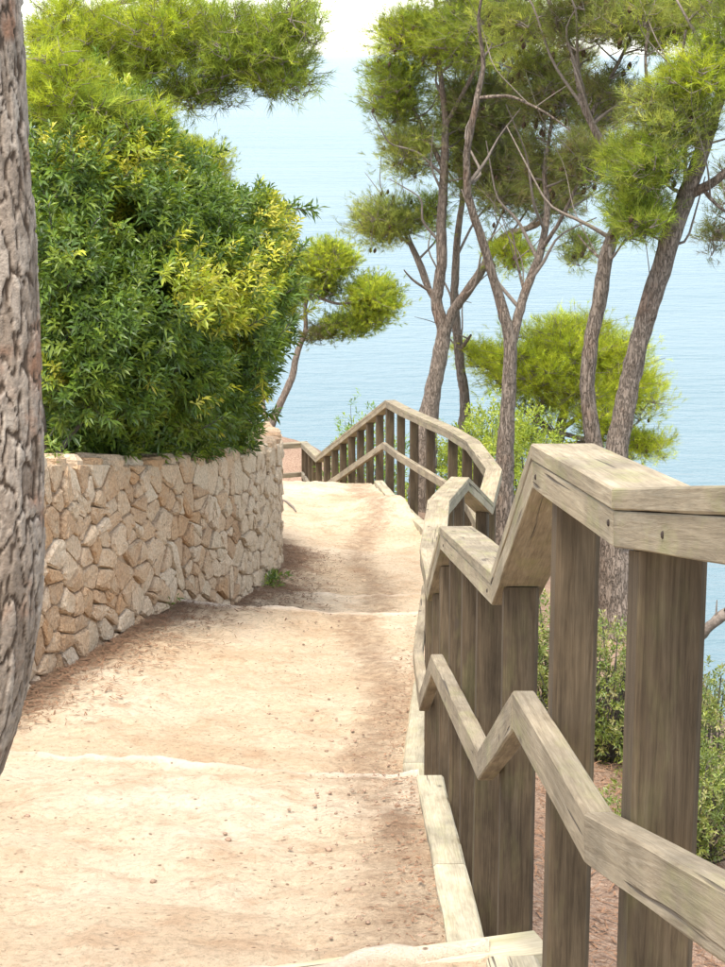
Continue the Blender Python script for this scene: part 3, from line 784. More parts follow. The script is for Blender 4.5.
pine('slim pale pine trunk standing close beside the knobbly forked pine', [
    [(466, 500, 15, 27.2), (464, 440, 14, 27.2), (465, 399, 13, 27.2), (459, 356, 12, 27.2), (454, 300, 11, 27.1), (457, 240, 9, 27.0), (463, 195, 7, 26.9), (456, 140, 5, 26.9), (462, 90, 4, 26.8), (470, 50, 2, 26.8)],
    [(459, 352, 6, 27.2), (466, 342, 5, 27.0), (471, 335, 3, 26.9)],
    [(463, 195, 5, 26.9), (478, 160, 4, 26.7), (500, 135, 2.5, 26.6)]],
    [(455, 120, 35, 45, 26.9, 0.5, 9, GREEN), (500, 140, 36, 36, 26.7, 0.5, 9, DARK), (468, 60, 40, 36, 26.8, 0.5, 9, OLIVE)], 27.2, 'tall pines beyond the railing', 4, cones=0.3, full=3.6, bare=16)
pine('slender pine forking low in a V behind the curve of the railing', [
    [(503, 560, 24, 19.2), (504, 480, 21, 19.2), (507, 420, 20, 19.2), (510, 365, 18, 19.2), (511, 340, 17, 19.2), (500, 300, 13, 19.2), (482, 240, 11, 19.1), (467, 195, 10, 19.0), (467, 150, 9, 18.9), (477, 100, 8, 18.8), (484, 65, 6, 18.8), (478, 20, 4, 18.7), (484, -20, 3, 18.6)],
    [(511, 345, 14, 19.2), (523, 298, 12, 19.3), (541, 252, 10, 19.4), (548, 212, 8, 19.5), (544, 172, 6, 19.6), (552, 120, 4, 19.7), (560, 70, 3, 19.8)],
    [(541, 250, 6, 19.4), (560, 222, 5, 19.2), (575, 190, 4, 19.0), (590, 160, 2.5, 18.9)],
    [(478, 98, 5, 18.8), (510, 95, 4, 18.6), (545, 112, 3, 18.4), (570, 130, 2, 18.3)],
    [(525, 296, 4, 19.3), (517, 262, 3, 19.5), (512, 228, 2, 19.6)]],
    [(555, 90, 44, 44, 19.8, 0.6, 15, DARK), (520, 20, 50, 36, 19.2, 0.7, 14, OLIVE), (585, 165, 32, 40, 19.2, 0.5, 12, DARK), (548, 165, 34, 40, 19.9, 0.4, 9, DARK), (500, -50, 70, 40, 19, 0.8, 12, GREEN), (575, 250, 22, 22, 19.6, 0.4, 5, OLIVE), (600, 120, 40, 40, 20.2, .5, 10, DARK), (540, 60, 50, 36, 20, .5, 10, OLIVE)],
    19.2, 'tall pines beyond the railing', 5, cones=0.3, dens=0.8, cr=0.23, full=4.0, bare=16)
pine('straight grey pine rising behind the top of the nearest handrail', [
    [(606, 585, 30, 16.9), (603, 520, 27, 16.9), (597, 460, 23, 16.9), (590, 420, 21, 16.9), (587, 385, 20, 16.9), (590, 345, 19, 16.9), (600, 297, 19, 16.9), (606, 255, 18, 16.9), (618, 225, 16, 16.9), (627, 205, 14, 16.9), (618, 165, 12, 17.0), (600, 140, 10, 17.1), (583, 106, 9, 17.2), (574, 53, 8, 17.3), (552, 14, 6, 17.4), (540, -40, 4, 17.5)],
    [(625, 208, 9, 16.9), (640, 170, 7, 16.7), (650, 120, 5, 16.6), (645, 60, 4, 16.5), (650, 10, 3, 16.5)],
    [(588, 120, 6, 17.2), (610, 80, 5, 17.3), (630, 40, 4, 17.3), (640, 0, 3, 17.3)],
    [(605, 262, 4, 16.9), (590, 250, 3, 17.0), (578, 235, 2, 17.1)]],
    [(590, 30, 55, 36, 17.3, 0.7, 16, DARK), (640, 25, 50, 36, 17.0, 0.6, 15, OLIVE), (605, 95, 34, 34, 17.4, 0.5, 8, DARK), (628, 165, 34, 42, 16.6, 0.4, 16, GREEN), (640, 215, 36, 34, 16.4, 0.4, 15, GREEN), (560, -40, 70, 36, 17.3, 0.8, 12, GREEN), (600, 10, 60, 34, 17.8, 0.6, 14, OLIVE), (665, 30, 50, 34, 17.4, .5, 14, OLIVE), (690, 10, 50, 30, 17.6, .5, 12, DARK)],
    16.9, 'tall pines beyond the railing', 6, cones=0.2, cr=0.20, dens=0.85, full=3.6, bare=16)
pine('thick leaning pine bending right behind the nearest railing posts', [
    [(617, 598, 42, 16.4), (614, 540, 37, 16.4), (612, 490, 34, 16.4), (617, 448, 31, 16.4), (626, 402, 28, 16.4), (638, 343, 26, 16.4), (658, 280, 26, 16.4), (671, 235, 25, 16.3), (686, 195, 23, 16.3), (702, 152, 19, 16.2), (716, 110, 15, 16.2), (732, 60, 11, 16.1), (745, 0, 7, 16.0)],
    [(686, 196, 14, 16.3), (706, 188, 12, 16.2), (722, 176, 11, 16.1), (750, 150, 8, 16.0), (780, 110, 5, 15.9)],
    [(700, 155, 9, 16.2), (690, 110, 7, 16.1), (680, 70, 5, 16.0), (686, 30, 3, 15.9)],
    [(640, 335, 4, 16.4), (648, 322, 3, 16.4), (655, 318, 2, 16.3)],
    [(704, 190, 6, 16.2), (714, 204, 5, 16.2), (726, 212, 4, 16.2)]],
    [(672, 120, 48, 44, 16.1, 0.4, 26, OLIVE), (690, 80, 38, 38, 16.0, 0.4, 18, LIME), (655, 170, 40, 36, 16.0, 0.3, 18, GREEN), (718, 60, 26, 40, 16.1, 0.4, 12, GREEN), (640, 225, 26, 26, 16.1, 0.3, 8, GREEN), (715, 5, 40, 34, 16.3, 0.5, 12, OLIVE), (765, 110, 40, 40, 16, 0.5, 12, OLIVE)],
    16.4, 'tall pines beyond the railing', 8, cones=0.1, cr=0.19, dens=0.85, full=2.8, bare=8)
pine('dark sparse pine bough hanging in at the edge over the sea', [
    [(800, 560, 22, 21), (790, 400, 20, 21), (770, 300, 16, 21), (745, 240, 12, 21), (730, 205, 8, 21), (740, 150, 5, 21)],
    [(745, 240, 6, 21), (728, 232, 5, 21), (712, 240, 3, 21)]],
    [(716, 235, 18, 30, 21, 0.3, 9, DARK), (735, 190, 24, 40, 21, 0.4, 9, DARK), (760, 150, 40, 60, 21, .6, 14, DARK)], 21, None, 9, dens=0.7, cr=0.2)
pine('round bright green pine crown lit against the sea behind the railing', [
    [(556, 490, 16, 27.5), (556, 450, 14, 27.5), (563, 415, 11, 27.5), (572, 380, 9, 27.5), (580, 345, 6, 27.5)],
    [(556, 440, 9, 27.5), (536, 418, 7, 27.3), (548, 388, 5, 27.1), (556, 360, 3, 27)],
    [(530, 432, 5, 26.9), (550, 430, 6, 26.9), (575, 437, 6, 26.8), (590, 441, 4, 26.7)],
    [(558, 432, 7, 27.5), (585, 412, 6, 27.6), (612, 398, 4, 27.7), (635, 380, 3, 27.7)],
    [(558, 445, 5, 27.5), (600, 440, 4, 27.4), (640, 445, 3, 27.4), (660, 448, 2, 27.4)],
    [(540, 425, 5, 27.3), (510, 400, 4, 27.4), (490, 370, 3, 27.4)]],
    [(565, 345, 56, 34, 27.2, 0.8, 30, BRIGHT), (505, 370, 36, 28, 27.3, 0.6, 15, BRIGHT), (540, 395, 46, 34, 27.6, 0.6, 14, LIME), (610, 370, 44, 42, 27.4, 0.7, 24, BRIGHT), (638, 400, 28, 34, 27.4, 0.5, 11, BRIGHT), (645, 447, 36, 17, 27.3, 0.4, 16, BRIGHT), (540, 370, 50, 34, 26.6, .4, 18, BRIGHT), (590, 400, 50, 34, 26.7, .4, 16, BRIGHT), (600, 430, 34, 26, 27.5, 0.5, 10, LIME), (480, 358, 16, 18, 27.4, 0.3, 5, BRIGHT), (520, 440, 36, 24, 28, 0.5, 9, LIME), (460, 350, 10, 12, 27.5, .2, 3, BRIGHT)],
    27.5, None, 10, cr=0.34, dens=1.3, cones=0.1, full=1.7, bare=8)
pine('small leaning pine with windswept bright crown at the far end of the path', [
    [(265, 446, 13, 38), (268, 432, 11, 38), (276, 413, 10, 38), (292, 378, 9, 38), (297, 353, 8, 38), (306, 330, 6, 38), (305, 306, 5, 38), (312, 285, 4, 38)],
    [(270, 428, 8, 38), (264, 412, 6, 38.2), (262, 392, 5, 38.3), (268, 370, 3, 38.4)],
    [(300, 300, 5, 38), (318, 297, 4.5, 37.8), (336, 304, 3.5, 37.7), (352, 303, 2.5, 37.6)],
    [(304, 332, 4, 38), (325, 325, 3, 37.8), (350, 322, 2, 37.6)],
    [(300, 296, 3, 38), (288, 296, 2.5, 38), (276, 292, 2, 38)]],
    [(330, 262, 28, 26, 37.9, 0.6, 26, LIME), (318, 285, 34, 20, 38, 0.5, 14, GREEN), (372, 302, 30, 32, 37.8, 0.7, 30, LIME), (350, 325, 34, 18, 37.9, 0.6, 18, GREEN), (300, 268, 24, 18, 38.2, 0.4, 8, OLIVE), (322, 334, 22, 12, 38.1, 0.4, 7, DARK), (290, 285, 20, 16, 38.3, .4, 6, OLIVE), (285, 315, 20, 20, 38.3, .4, 5, GREEN)],
    38, None, 12, needle=(0.085, 0.007), K=18, cr=0.28, full=2.6)
pine('pine with fine bright boughs arching over the top of the big shrub', [
    [(30, 470, 46, 16.5), (40, 380, 42, 16.5), (45, 250, 38, 16.5), (55, 170, 32, 16.5), (80, 115, 22, 16.3), (112, 90, 16, 16.0), (160, 65, 11, 15.7), (215, 45, 8, 15.4), (265, 35, 5, 15.2), (300, 25, 3, 15.0)],
    [(55, 170, 22, 16.5), (50, 100, 18, 16.6), (60, 30, 14, 16.7), (70, -50, 9, 16.8)],
    [(112, 90, 8, 16.0), (150, 100, 6, 15.8), (200, 85, 4, 15.5), (245, 75, 3, 15.3)],
    [(60, 30, 9, 16.7), (110, 5, 7, 16.3), (170, -10, 5, 16), (230, -20, 4, 15.7)]],
    [(85, 40, 66, 44, 15.4, 0.5, 70, LIME), (80, 92, 60, 34, 15.3, 0.4, 60, LIME), (130, 75, 50, 34, 15.2, 0.3, 40, GREEN), (40, 110, 26, 34, 15.3, .3, 14, GREEN), (95, 118, 48, 28, 12.7, .25, 34, GREEN), (60, 85, 40, 46, 12.7, .25, 40, LIME), (140, 128, 30, 30, 13.0, .25, 20, LIME), (175, 85, 50, 34, 15.0, .3, 26, GREEN), (165, 32, 60, 44, 15.2, 0.5, 64, LIME), (225, 48, 56, 48, 15.1, 0.5, 64, GREEN), (268, 55, 48, 50, 15.1, 0.4, 56, GREEN), (292, 25, 36, 34, 15.0, 0.4, 28, GREEN), (285, 80, 34, 30, 15.1, 0.3, 20, GREEN), (135, 122, 34, 30, 15.4, 0.3, 26, LIME), (155, 140, 24, 20, 15.4, .3, 10, LIME), (45, 60, 30, 60, 15.6, 0.4, 34, GREEN), (205, 95, 40, 20, 15.2, .3, 14, DARK), (150, -40, 120, 34, 16, 0.8, 20, LIME)],
    16.5, None, 14, needle=(0.09, 0.0036), K=14, cr=0.18, dens=0.8, full=1.6)
pine('pale yellow green pine top peeping out behind the big shrub', [
    [(190, 470, 16, 30), (195, 330, 13, 30), (200, 230, 10, 30), (205, 170, 6, 30)],
    [(200, 230, 5, 30), (180, 190, 3, 30)], [(200, 215, 5, 30), (225, 185, 3, 30)]],
    [(205, 165, 28, 30, 30, 0.6, 20, LIME), (180, 150, 20, 24, 30, 0.5, 10, LIME), (222, 200, 26, 24, 30, 0.6, 12, LIME), (275, 240, 14, 20, 30.5, .4, 6, LIME)], 30, None, 15, needle=(0.08, 0.006), cr=0.3)

# ------------------------------------------------------------------ rugged pine trunk close by on the left
def near_trunk():
    edge = [(-20, -500), (2, -260), (10, -160), (16, -60), (22, 0), (30, 100), (38, 200), (44, 330), (47, 430), (48, 520), (45, 600), (36, 665), (18, 730), (-5, 785), (-34, 845), (-58, 890), (-75, 930), (-85, 975)]
    d, rad = 4.0, 0.125
    P = np.array([at(e - rad * F / d, y, d) for e, y in edge]); R = np.array([rad * (1 + 0.10 * max(0, (y - 600) / 370) ** 2 * 4) for e, y in edge])
    root = empty('pine_tree', (P[-1][0], P[-1][1], P[-1][2]), 'rugged grey brown pine trunk close by, cut off by the picture edge', 'tree')
    o, r = resample(P, R, 0.005); o = np.stack([np.convolve(np.pad(o[:, k], 26, mode='edge'), np.ones(53) / 53, 'valid') for k in range(3)], -1)
    n, sides = len(o), 180
    th = np.linspace(0, 2 * math.pi, sides, endpoint=False); T = norm(np.gradient(o, axis=0)); A = norm(np.cross(T, np.array([0, 1.0, 0]))); B = np.cross(T, A)
    zz = np.linspace(0, 1, n)[:, None] * (n * 0.005) + 0 * th[None]; uu = th[None] + 0 * zz
    per = 22; U = uu / (2 * math.pi) * per; V = zz / 0.11
    wx, wy = np.cos(uu) * 2.2, np.sin(uu) * 2.2
    U2 = U + 0.9 * fbm(wx * 1.6 + 5, zz * 9 + wy * 1.6, 3, 4); V2 = V + 0.9 * fbm(wx * 2.0 + 15, zz * 6 + wy * 2.0 + 9, 4, 4)
    f1, f2, cid = voro(U2, V2, 5, per); e1 = np.clip((f2 - f1) / 0.17, 0, 1)
    g1, g2, cid2 = voro(U2 * 2.0, V2 * 2.3, 9, per * 2); e2 = np.clip((g2 - g1) / 0.14, 0, 1)
    h = 0.0085 * e1 ** 0.6 * (0.5 + 0.7 * cid) + 0.0016 * e2 * (0.2 + 1.2 * cid2) + 0.0022 * fbm(wx * 5, zz * 22 + wy * 5, 8, 5) + 0.012 * fbm(wx, zz * 2 + wy, 18, 3)
    rr = r[:, None] - 0.014 + h
    v = o[:, None] + rr[..., None] * (np.cos(th)[None, :, None] * A[:, None] + np.sin(th)[None, :, None] * B[:, None])
    i = np.arange(n * sides).reshape(n, sides); rl = np.roll(i, -1, axis=1); f = np.stack([i[:-1], rl[:-1], rl[1:], i[1:]], -1).reshape(-1, 4)
    c = np.stack([e1 * (0.55 + 0.45 * e2), np.clip(cid * 0.6 + cid2 * 0.4, 0, 1), 0 * e1, 0 * e1 + 1], -1).reshape(-1, 4)
    mesh('trunk', v.reshape(-1, 3), f, M['bark_near'], root, True, c)
near_trunk()

# ------------------------------------------------------------------ broad leaved plants
def leaves(bag, pos, axis, L, W, K, pal, g, spread=(0.5, 1.3), twig=0.05, droop=0.15, fold=0.25):
    n = len(pos); axis = norm(axis); ref = np.where(np.abs(axis[:, 2:3]) < 0.9, np.array([[0, 0, 1.0]]), np.array([[1.0, 0, 0]]))
    A = norm(np.cross(axis, ref)); B = np.cross(axis, A)
    ph = (np.arange(K)[None] * 2.4 + g.random((n, 1)) * 6.3 + 0.5 * g.random((n, K))); t = np.arange(K)[None] / K
    sp = spread[1] + (spread[0] - spread[1]) * t + 0.25 * (g.random((n, K)) - .5)
    per = np.cos(ph)[..., None] * A[:, None] + np.sin(ph)[..., None] * B[:, None]
    d = norm(np.cos(sp)[..., None] * axis[:, None] + np.sin(sp)[..., None] * per)
    base = pos[:, None] + axis[:, None] * (t * twig)[..., None]
    l = (L * (0.5 + 0.75 * g.random((n, K))))[..., None]; side = norm(np.cross(d, axis[:, None] + 0.15 * g.normal(size=(n, K, 3)))); up = np.cross(side, d)
    up = np.where(up[..., 2:3] < 0, -up, up)
    mid_p = base + d * l * 0.52; mid_p[..., 2] -= droop * l[..., 0] * 0.2
    tip = base + d * l; tip[..., 2] -= droop * l[..., 0]
    w_ = W * (0.8 + 0.4 * g.random((n, K)))[..., None] / 2
    v = np.stack([base, mid_p - side * w_ + up * w_ * fold, mid_p + side * w_ + up * w_ * fold, tip], 2).reshape(-1, 3)
    q = np.arange(n * K)[:, None] * 4; f = np.concatenate([q + np.array([[0, 1, 3]]), q + np.array([[0, 3, 2]])])
    pal = np.asarray(pal)
    pk = pal[g.integers(0, len(pal), n)] if pal.ndim == 2 else pal[np.arange(n), g.integers(0, pal.shape[1], n)]
    c = np.repeat(pk * (0.75 + 0.5 * g.random((n, 1))), K * 4, axis=0) * np.repeat(0.8 + 0.4 * g.random((n * K, 1)), 4, axis=0)
    bag.add(v, f, np.concatenate([c, np.ones((len(c), 1))], 1))

SG = np.array([(0.10, 0.165, 0.026), (0.13, 0.20, 0.028), (0.075, 0.13, 0.025), (0.18, 0.24, 0.032)])
SY = np.array([(0.42, 0.43, 0.045), (0.55, 0.51, 0.08), (0.33, 0.37, 0.035), (0.26, 0.32, 0.03)])
def big_shrub():
    g = np.random.default_rng(31)
    # (px, py, r_px, distance, share of yellow shoots)
    lumps = [(70, 120, 40, 13.2, .0), (105, 118, 40, 13.4, .0), (120, 160, 52, 12.9, .15), (70, 185, 52, 12.4, .05), (165, 180, 46, 13.6, .1), (60, 270, 56, 12.0, .08), (130, 225, 56, 12.6, .65), (190, 225, 52, 13.3, .3), (238, 232, 46, 14.2, .1), (266, 225, 26, 14.8, .15),
             (90, 330, 58, 12.0, .1), (145, 300, 62, 12.4, .75), (200, 290, 58, 13.0, .6), (245, 285, 46, 13.9, .3), (254, 330, 36, 14.6, .3), (225, 340, 52, 13.5, .4), (170, 365, 58, 12.7, .3), (110, 385, 52, 12.2, .08), (70, 385, 44, 11.9, .04), (205, 395, 46, 13.4, .15), (235, 385, 32, 14.6, .2), (165, 415, 42, 12.8, .1), (212, 425, 32, 13.9, .05), (232, 418, 26, 15.0, .1), (120, 425, 38, 12.4, .04), (60, 430, 46, 12.6, -1), (70, 200, 60, 13.3, -1), (80, 290, 70, 13.1, -1), (140, 250, 70, 13.6, -1), (160, 340, 70, 13.6, -1), (90, 370, 60, 13.0, -1), (100, 438, 44, 12.8, -1), (70, 425, 50, 13.3, -1), (125, 432, 50, 13.6, -1), (180, 432, 48, 14.2, -1), (225, 425, 36, 15.2, -1)]
    base = at(160, 466, 13.6); root = empty('large_shrub', base, 'large dense shrub with narrow green and yellow leaves above the stone wall', 'shrub')
    lb, sb = Bag(), Bag()
    Cc = np.array([at(p[0], p[1], p[3]) for p in lumps]); Rr = np.array([p[2] * p[3] / F for p in lumps])
    for (px, py, rp, d, yl), c, r in zip(lumps, Cc, Rr):
        n = int(600 * r * r / 0.11)
        u = norm(g.normal(size=(n, 3))); rad = r * (1.0 - 0.55 * g.random((n, 1)) ** 2.2); rad *= 1 + 0.22 * fbm(u[:, :1] * 3 + px, u[:, 2:] * 3 + py, 4, 3) * 2
        pos = c + u * rad * np.array([1, 1.1, 1])
        dist = np.linalg.norm(pos[:, None] - Cc[None], axis=2) / Rr[None]; keep = (dist < 0.62)[:, np.array([p[4] >= 0 for p in lumps])].sum(1) == 0
        pos, u = pos[keep], u[keep]; zmin = EYE - xi(wall_top, pos[:, 1]) + (0.14 + 0.25 * g.random(len(pos)) if yl >= 0 else 0.02); k2 = pos[:, 2] > zmin; pos, u = pos[k2], u[k2]; n = len(pos)
        ax = norm(u * 0.8 + np.array([0, -0.1, 0.75]) + 0.35 * g.normal(size=(n, 3)))
        ymask = (vnoise(pos[:, 0] * 3.2 + 9, pos[:, 2] * 3.2 + pos[:, 1], 6) + 0.25 * (g.random(n) - .5)) < 0.15 + yl * 0.62
        pal = np.where(ymask[:, None, None], SY[None], SG[None])
        gap = fbm(pos[:, 0] * 4.5 + pos[:, 1] * 3, pos[:, 2] * 4.5, 66, 3) > -0.38
        pos, ax, pal = pos[gap], ax[gap], pal[gap]
        leaves(lb, pos - ax * 0.04, ax, 0.068, 0.0175, 11, pal, g, (0.25, 1.45), 0.09, 0.25)
        for q in pos[g.random(len(pos)) < 0.035]:
            if yl < 0: break
            out = norm(q - c) * 0.6 + np.array([0, 0, 0.6]) + 0.3 * g.normal(size=3); out = norm(out); ln = 0.10 + 0.16 * g.random(); nn = int(ln / 0.022)
            pp = q + out * np.linspace(0, ln, nn)[:, None]; v, f = tube(pp, np.linspace(0.004, 0.002, nn), 4); sb.add(v, f)
            leaves(lb, pp, np.repeat(out[None], nn, 0), 0.075, 0.016, 4, SG if g.random() > yl else SY, g, (0.4, 1.2), 0.02)
    # stems rising from the soil behind the wall
    for k in range(60):
        j = g.integers(0, len(Cc)); tgt = Cc[j] + g.normal(size=3) * 0.08
        yb = 11.4 + 5.2 * g.random(); xb = float(wallx(yb)) - 0.30 - 0.5 * g.random(); p0 = np.array([xb, yb, float(terrain_z(xb, yb)) - 0.05])
        tgt = tgt if np.linalg.norm(tgt[:2] - p0[:2]) < 1.2 else p0 + np.array([0.2 * g.normal(), 0.2 * g.normal(), 0.9])
        m_ = (p0 + tgt) / 2 + g.normal(size=3) * 0.08
        o, r = resample([p0, m_, tgt], [0.02, 0.014, 0.007], 0.12); v, f = tube(o, r, 6); sb.add(v, f)
    # long spray reaching out to the right
    a = np.array([at(262, 212, 14.6), at(285, 208, 14.5), at(314, 211, 14.4)]); o, r = resample(a, [0.008, 0.006, 0.003], 0.03); v, f = tube(o, r, 5); sb.add(v, f)
    t = np.repeat(o, 2, axis=0); leaves(lb, t, norm(np.array([1, 0, 0.25]) + 0.35 * g.normal(size=t.shape)), 0.085, 0.018, 5, SG, g)
    lb.build('foliage', M['leaf'], root, False)['kind'] = 'stuff'
    sb.build('stems', M['stick'], root)['kind'] = 'stuff'
big_shrub()

def bush(name, label, px, py, d, rx, rz, pal, L, W, n, seed, group=None, K=7, base_py=None, stems=14, up=0.7):
    """small bush standing on the ground; rx, rz in metres"""
    g = np.random.default_rng(seed); c = at(px, py, d); zb = float(terrain_z(c[0], c[1])); c[2] = zb + rz * 0.95
    root = empty(name, (c[0], c[1], zb), label, 'bush', group); lb, sb = Bag(), Bag()
    u = norm(g.normal(size=(n, 3))); rad = (0.45 + 0.6 * g.random((n, 1)) ** 0.7) * (1 + 0.5 * fbm(u[:, :1] * 2.5 + seed, u[:, 2:] * 2.5, seed, 3))
    pos = c + u * rad * np.array([rx, rx, rz]); k = pos[:, 2] > zb + 0.03; pos, u = pos[k], u[k]
    ax = norm(u * 0.6 + np.array([0, 0, up]) + 0.4 * g.normal(size=u.shape))
    leaves(lb, pos, ax, L, W, K, pal, g, (0.3, 1.2), L * 1.1)
    for i in range(0, len(pos), max(1, len(pos) // (stems * 6))):
        p0 = np.array([c[0] + 0.25 * (pos[i][0] - c[0]), c[1] + 0.25 * (pos[i][1] - c[1]), zb - 0.03]); m_ = (p0 + pos[i]) / 2 + g.normal(size=3) * 0.03
        v, f = tube(np.array([p0, m_, pos[i]]), np.array([0.006, 0.005, 0.003]), 4); sb.add(v, f)
    lb.build('foliage', M['leaf'], root, False)['kind'] = 'stuff'; sb.build('stems', M['stick'], root)['kind'] = 'stuff'
    return root
BG = [(0.19, 0.235, 0.05), (0.15, 0.20, 0.045), (0.25, 0.28, 0.06), (0.32, 0.30, 0.12), (0.12, 0.155, 0.04)]
BL = [(0.27, 0.33, 0.03), (0.22, 0.29, 0.03), (0.32, 0.36, 0.04)]
grp = 'bushes on the slope outside the railing'
bush('low_bush', 'low light green bush seen between the two middle posts', 552, 690, 11.2, 0.32, 0.42, BG, 0.035, 0.011, 900, 41, grp)
bush('low_bush', 'low grassy bush between the wide post and its neighbour', 602, 690, 11.0, 0.38, 0.42, BG, 0.035, 0.011, 1100, 42, grp)
bush('low_bush', 'leafy bush at the picture edge below the dead branch', 708, 690, 10.3, 0.45, 0.42, BG, 0.034, 0.010, 1700, 43, grp)
bush('low_bush', 'rounded green bush low beside the wide post', 692, 770, 9.2, 0.36, 0.25, BG, 0.032, 0.010, 1300, 44, grp)
bush('low_bush', 'bush mostly hidden behind the wide near post', 655, 700, 11.4, 0.4, 0.30, BG, 0.034, 0.010, 900, 45, grp)
bush('low_bush', 'last bush at the edge, beyond the leafy one', 745, 690, 10.8, 0.4, 0.30, BG, 0.034, 0.010, 700, 46, grp)
grp2 = 'yellow green bushes behind the far railing'
bush('broad_bush', 'narrow leaved bush behind the sloping far railing', 364, 430, 28.5, 0.62, 1.02, SG * 1.7, 0.10, 0.022, 650, 51, grp2, up=1.2)
bush('broad_bush', 'lime bush seen through the railing below the slim pine', 452, 450, 26.2, 0.60, 0.85, BL, 0.07, 0.02, 1300, 52, grp2)
bush('broad_bush', 'lime bush behind the curve of the railing', 487, 450, 24.0, 0.55, 0.85, BL, 0.07, 0.02, 1300, 53, grp2)
bush('broad_bush', 'lime bush at the foot of the V forked pine', 528, 470, 22.6, 0.55, 0.72, BL, 0.07, 0.02, 1100, 54, grp2)
bush('broad_bush', 'green bush beside the knobbly pine', 405, 450, 27.6, 0.4, 0.5, BL, 0.08, 0.02, 400, 55, grp2)

def weed(label, px, py, d, n, L, seed):
    g = np.random.default_rng(seed); c = at(px, py, d); c[2] = float(path_z(c[0], c[1])) - 0.005 if py > 500 else float(EYE - xi(wall_top, c[1])) + 0.02
    root = empty('weed', c, label, 'weed', 'weeds at the foot of the wall'); lb = Bag()
    pos = c + g.normal(size=(n, 3)) * np.array([0.05, 0.10, 0.0]) + np.array([0, 0, 1.0]) * (g.random((n, 1)) * L * 1.2)
    leaves(lb, pos, norm(np.array([0.1, -0.2, 1.0]) + 0.5 * g.normal(size=(n, 3))), L, L * 0.22, 5, [(0.17, 0.24, 0.04), (0.24, 0.29, 0.05), (0.11, 0.17, 0.03)], g)
    lb.build('foliage', M['leaf'], root, False)['kind'] = 'stuff'
weed('green weed at the foot of the wall near its rounded end', 272, 578, 15.9, 34, 0.075, 61)
weed('small weed sprouting at the wall foot halfway along', 168, 616, 13.4, 12, 0.05, 62)
weed('tiny weed on the sand beside the wall, above the step', 152, 623, 13.0, 10, 0.04, 63)
weed('leafy sprig growing on the ledge beside the trunk', 56, 455, 11.3, 14, 0.06, 64)

# ------------------------------------------------------------------ loose things on the ground
def rock_bag(bag, p, r, g):
    n = 7; rings = []
    for z, s_ in ((-0.5, 0.8), (0.15, 1.0), (0.6, 0.6)):
        a = np.linspace(0, 2 * math.pi, n, endpoint=False) + g.random() * 0.5; rr = r * s_ * (0.75 + 0.5 * g.random(n))
        rings.append(np.stack([p[0] + rr * np.cos(a), p[1] + rr * np.sin(a) * 1.2, p[2] + z * r * 0.8 + 0 * a], -1))
    v = np.concatenate(rings + [np.array([[p[0], p[1], p[2] + r * 0.62]])])
    f = [(k * n + j, k * n + (j + 1) % n, k * n + n + (j + 1) % n) for k in range(2) for j in range(n)] + [(k * n + j, k * n + n + (j + 1) % n, k * n + n + j) for k in range(2) for j in range(n)] + [(2 * n + j, 2 * n + (j + 1) % n, 3 * n) for j in range(n)]
    bag.add(v, np.array(f))
g = np.random.default_rng(71); pb = Bag()
for k in range(1100):
    y = 4.2 + 12 * g.random() ** 1.6; x = (0.02 - 0.05 * (y - 5) + 0.13 * g.normal()) if g.random() < 0.6 else left_edge(np.array(y)) + (railx(y) - left_edge(np.array(y))) * g.random()
    x = float(np.clip(x, -1.9, railx(y) - 0.16)); r = 0.002 + 0.010 * g.random() ** 4
    if y < 7.3 and g.random() < 0.10: r *= 1.8
    rock_bag(pb, np.array([x, y, float(path_z(x, y)) - 0.25 * r]), r, g)
tag(pb.build('pebbles', M['pebble'], None, False), 'small brown pebbles scattered over the sandy path', 'pebbles', None, 'stuff')
lb = Bag()
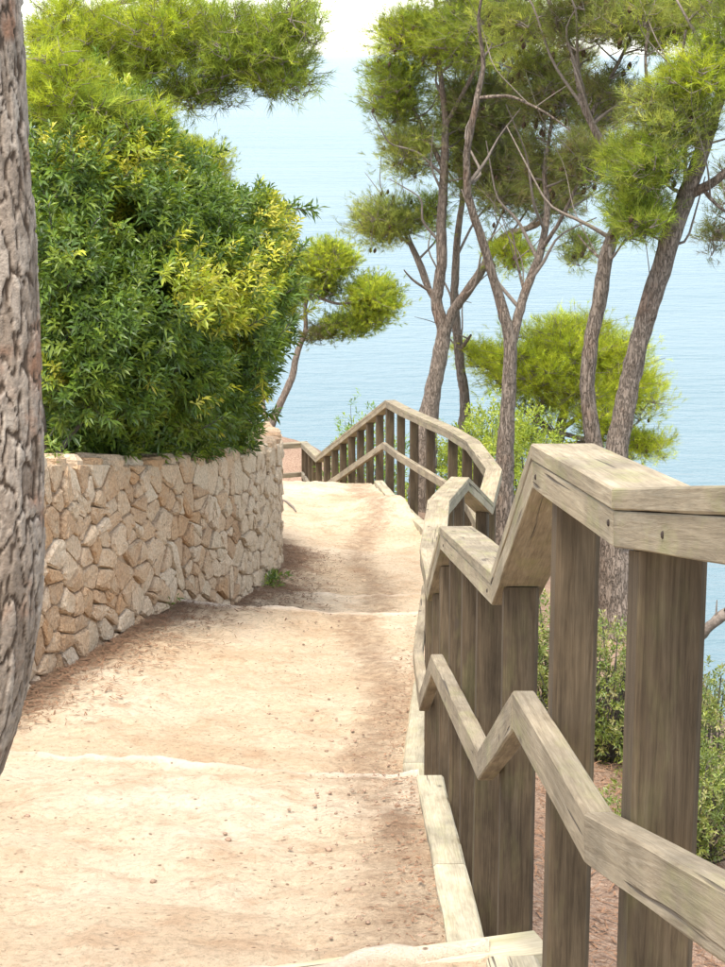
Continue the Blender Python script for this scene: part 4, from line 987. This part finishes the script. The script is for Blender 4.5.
def scatter(xs_, ys_, zs_, ln, g):
    n = len(xs_); a = g.random(n) * 6.3; l = ln * (0.5 + g.random(n)); w_ = 0.0018 + 0.003 * g.random(n) ** 3
    d = np.stack([np.cos(a), np.sin(a), 0.25 * (g.random(n) - .3)], -1); sdv = np.stack([-np.sin(a), np.cos(a), 0 * a], -1) * w_[:, None]
    p = np.stack([xs_, ys_, zs_ + 0.004], -1); v = np.stack([p - sdv, p + sdv, p + d * l[:, None] + sdv, p + d * l[:, None] - sdv], 1).reshape(-1, 3)
    lb.add(v, np.arange(len(v)).reshape(-1, 4))
n = 5200; y = 9.8 + 8.2 * g.random(n); x = wallx(y) + 0.03 + np.abs(g.normal(size=n)) * 0.26; scatter(x, y, path_z(x, y) + 0.008, 0.04, g)
n = 1500; y = 4.3 + 10 * g.random(n); x = np.minimum(railx(y) - 0.15 - np.abs(g.normal(size=n)) * 0.10, 9); scatter(x, y, path_z(x, y) + 0.004, 0.016, g)
n = 16000; y = 3.0 + 11 * g.random(n) ** 1.2; x = railx(y) + 0.02 + 2.4 * g.random(n); scatter(x, y, terrain_z(x, y) + 0.004, 0.06, g)
tag(lb.build('pine_litter', M['litter'], None, False), 'brown fallen pine needles lying along the wall and the slope', 'litter', None, 'stuff')

def stick(name, label, pts, rad, sides=7, twigs=()):
    o, r = resample([np.array(p) for p in pts], rad, 0.03); b_ = Bag(); v, f = tube(o, r, sides, 0.3, 5); b_.add(v, f)
    root = mesh(name, np.concatenate(b_.v), np.concatenate(b_.f), M['branch'], None, loc=o[len(o) // 2]); tag(root, label, 'branch')
    for tw in twigs:
        q, s_ = resample([np.array(p) for p in tw], [0.006, 0.003], 0.02); v, f = tube(q, s_, 5); mesh('twig', v, f, M['branch'], root)
stick('dead_branch', 'bare grey dead branch above the bushes at the picture edge', [at(692, 650, 10.3), at(704, 633, 10.25), at(716, 619, 10.2), at(740, 606, 10.2), at(790, 620, 10.1), at(840, 720, 10.0)], [0.018, 0.026, 0.03, 0.032, 0.034, 0.036], 8, [[at(716, 617, 10.2), at(717, 600, 10.2)], [at(724, 612, 10.2), at(728, 602, 10.1)]])
zz = lambda px, py, d, up=0.012: np.array([at(px, py, d)[0], d, float(path_z(at(px, py, d)[0], d)) + up])
stick('fallen_stick', 'dark curved stick lying on the sand past the wall end', [zz(280, 505, 21.2), zz(286, 505, 21.0, 0.02), zz(293, 507, 20.6, 0.02), zz(296, 510, 20.3)], [0.008, 0.011, 0.011, 0.006])
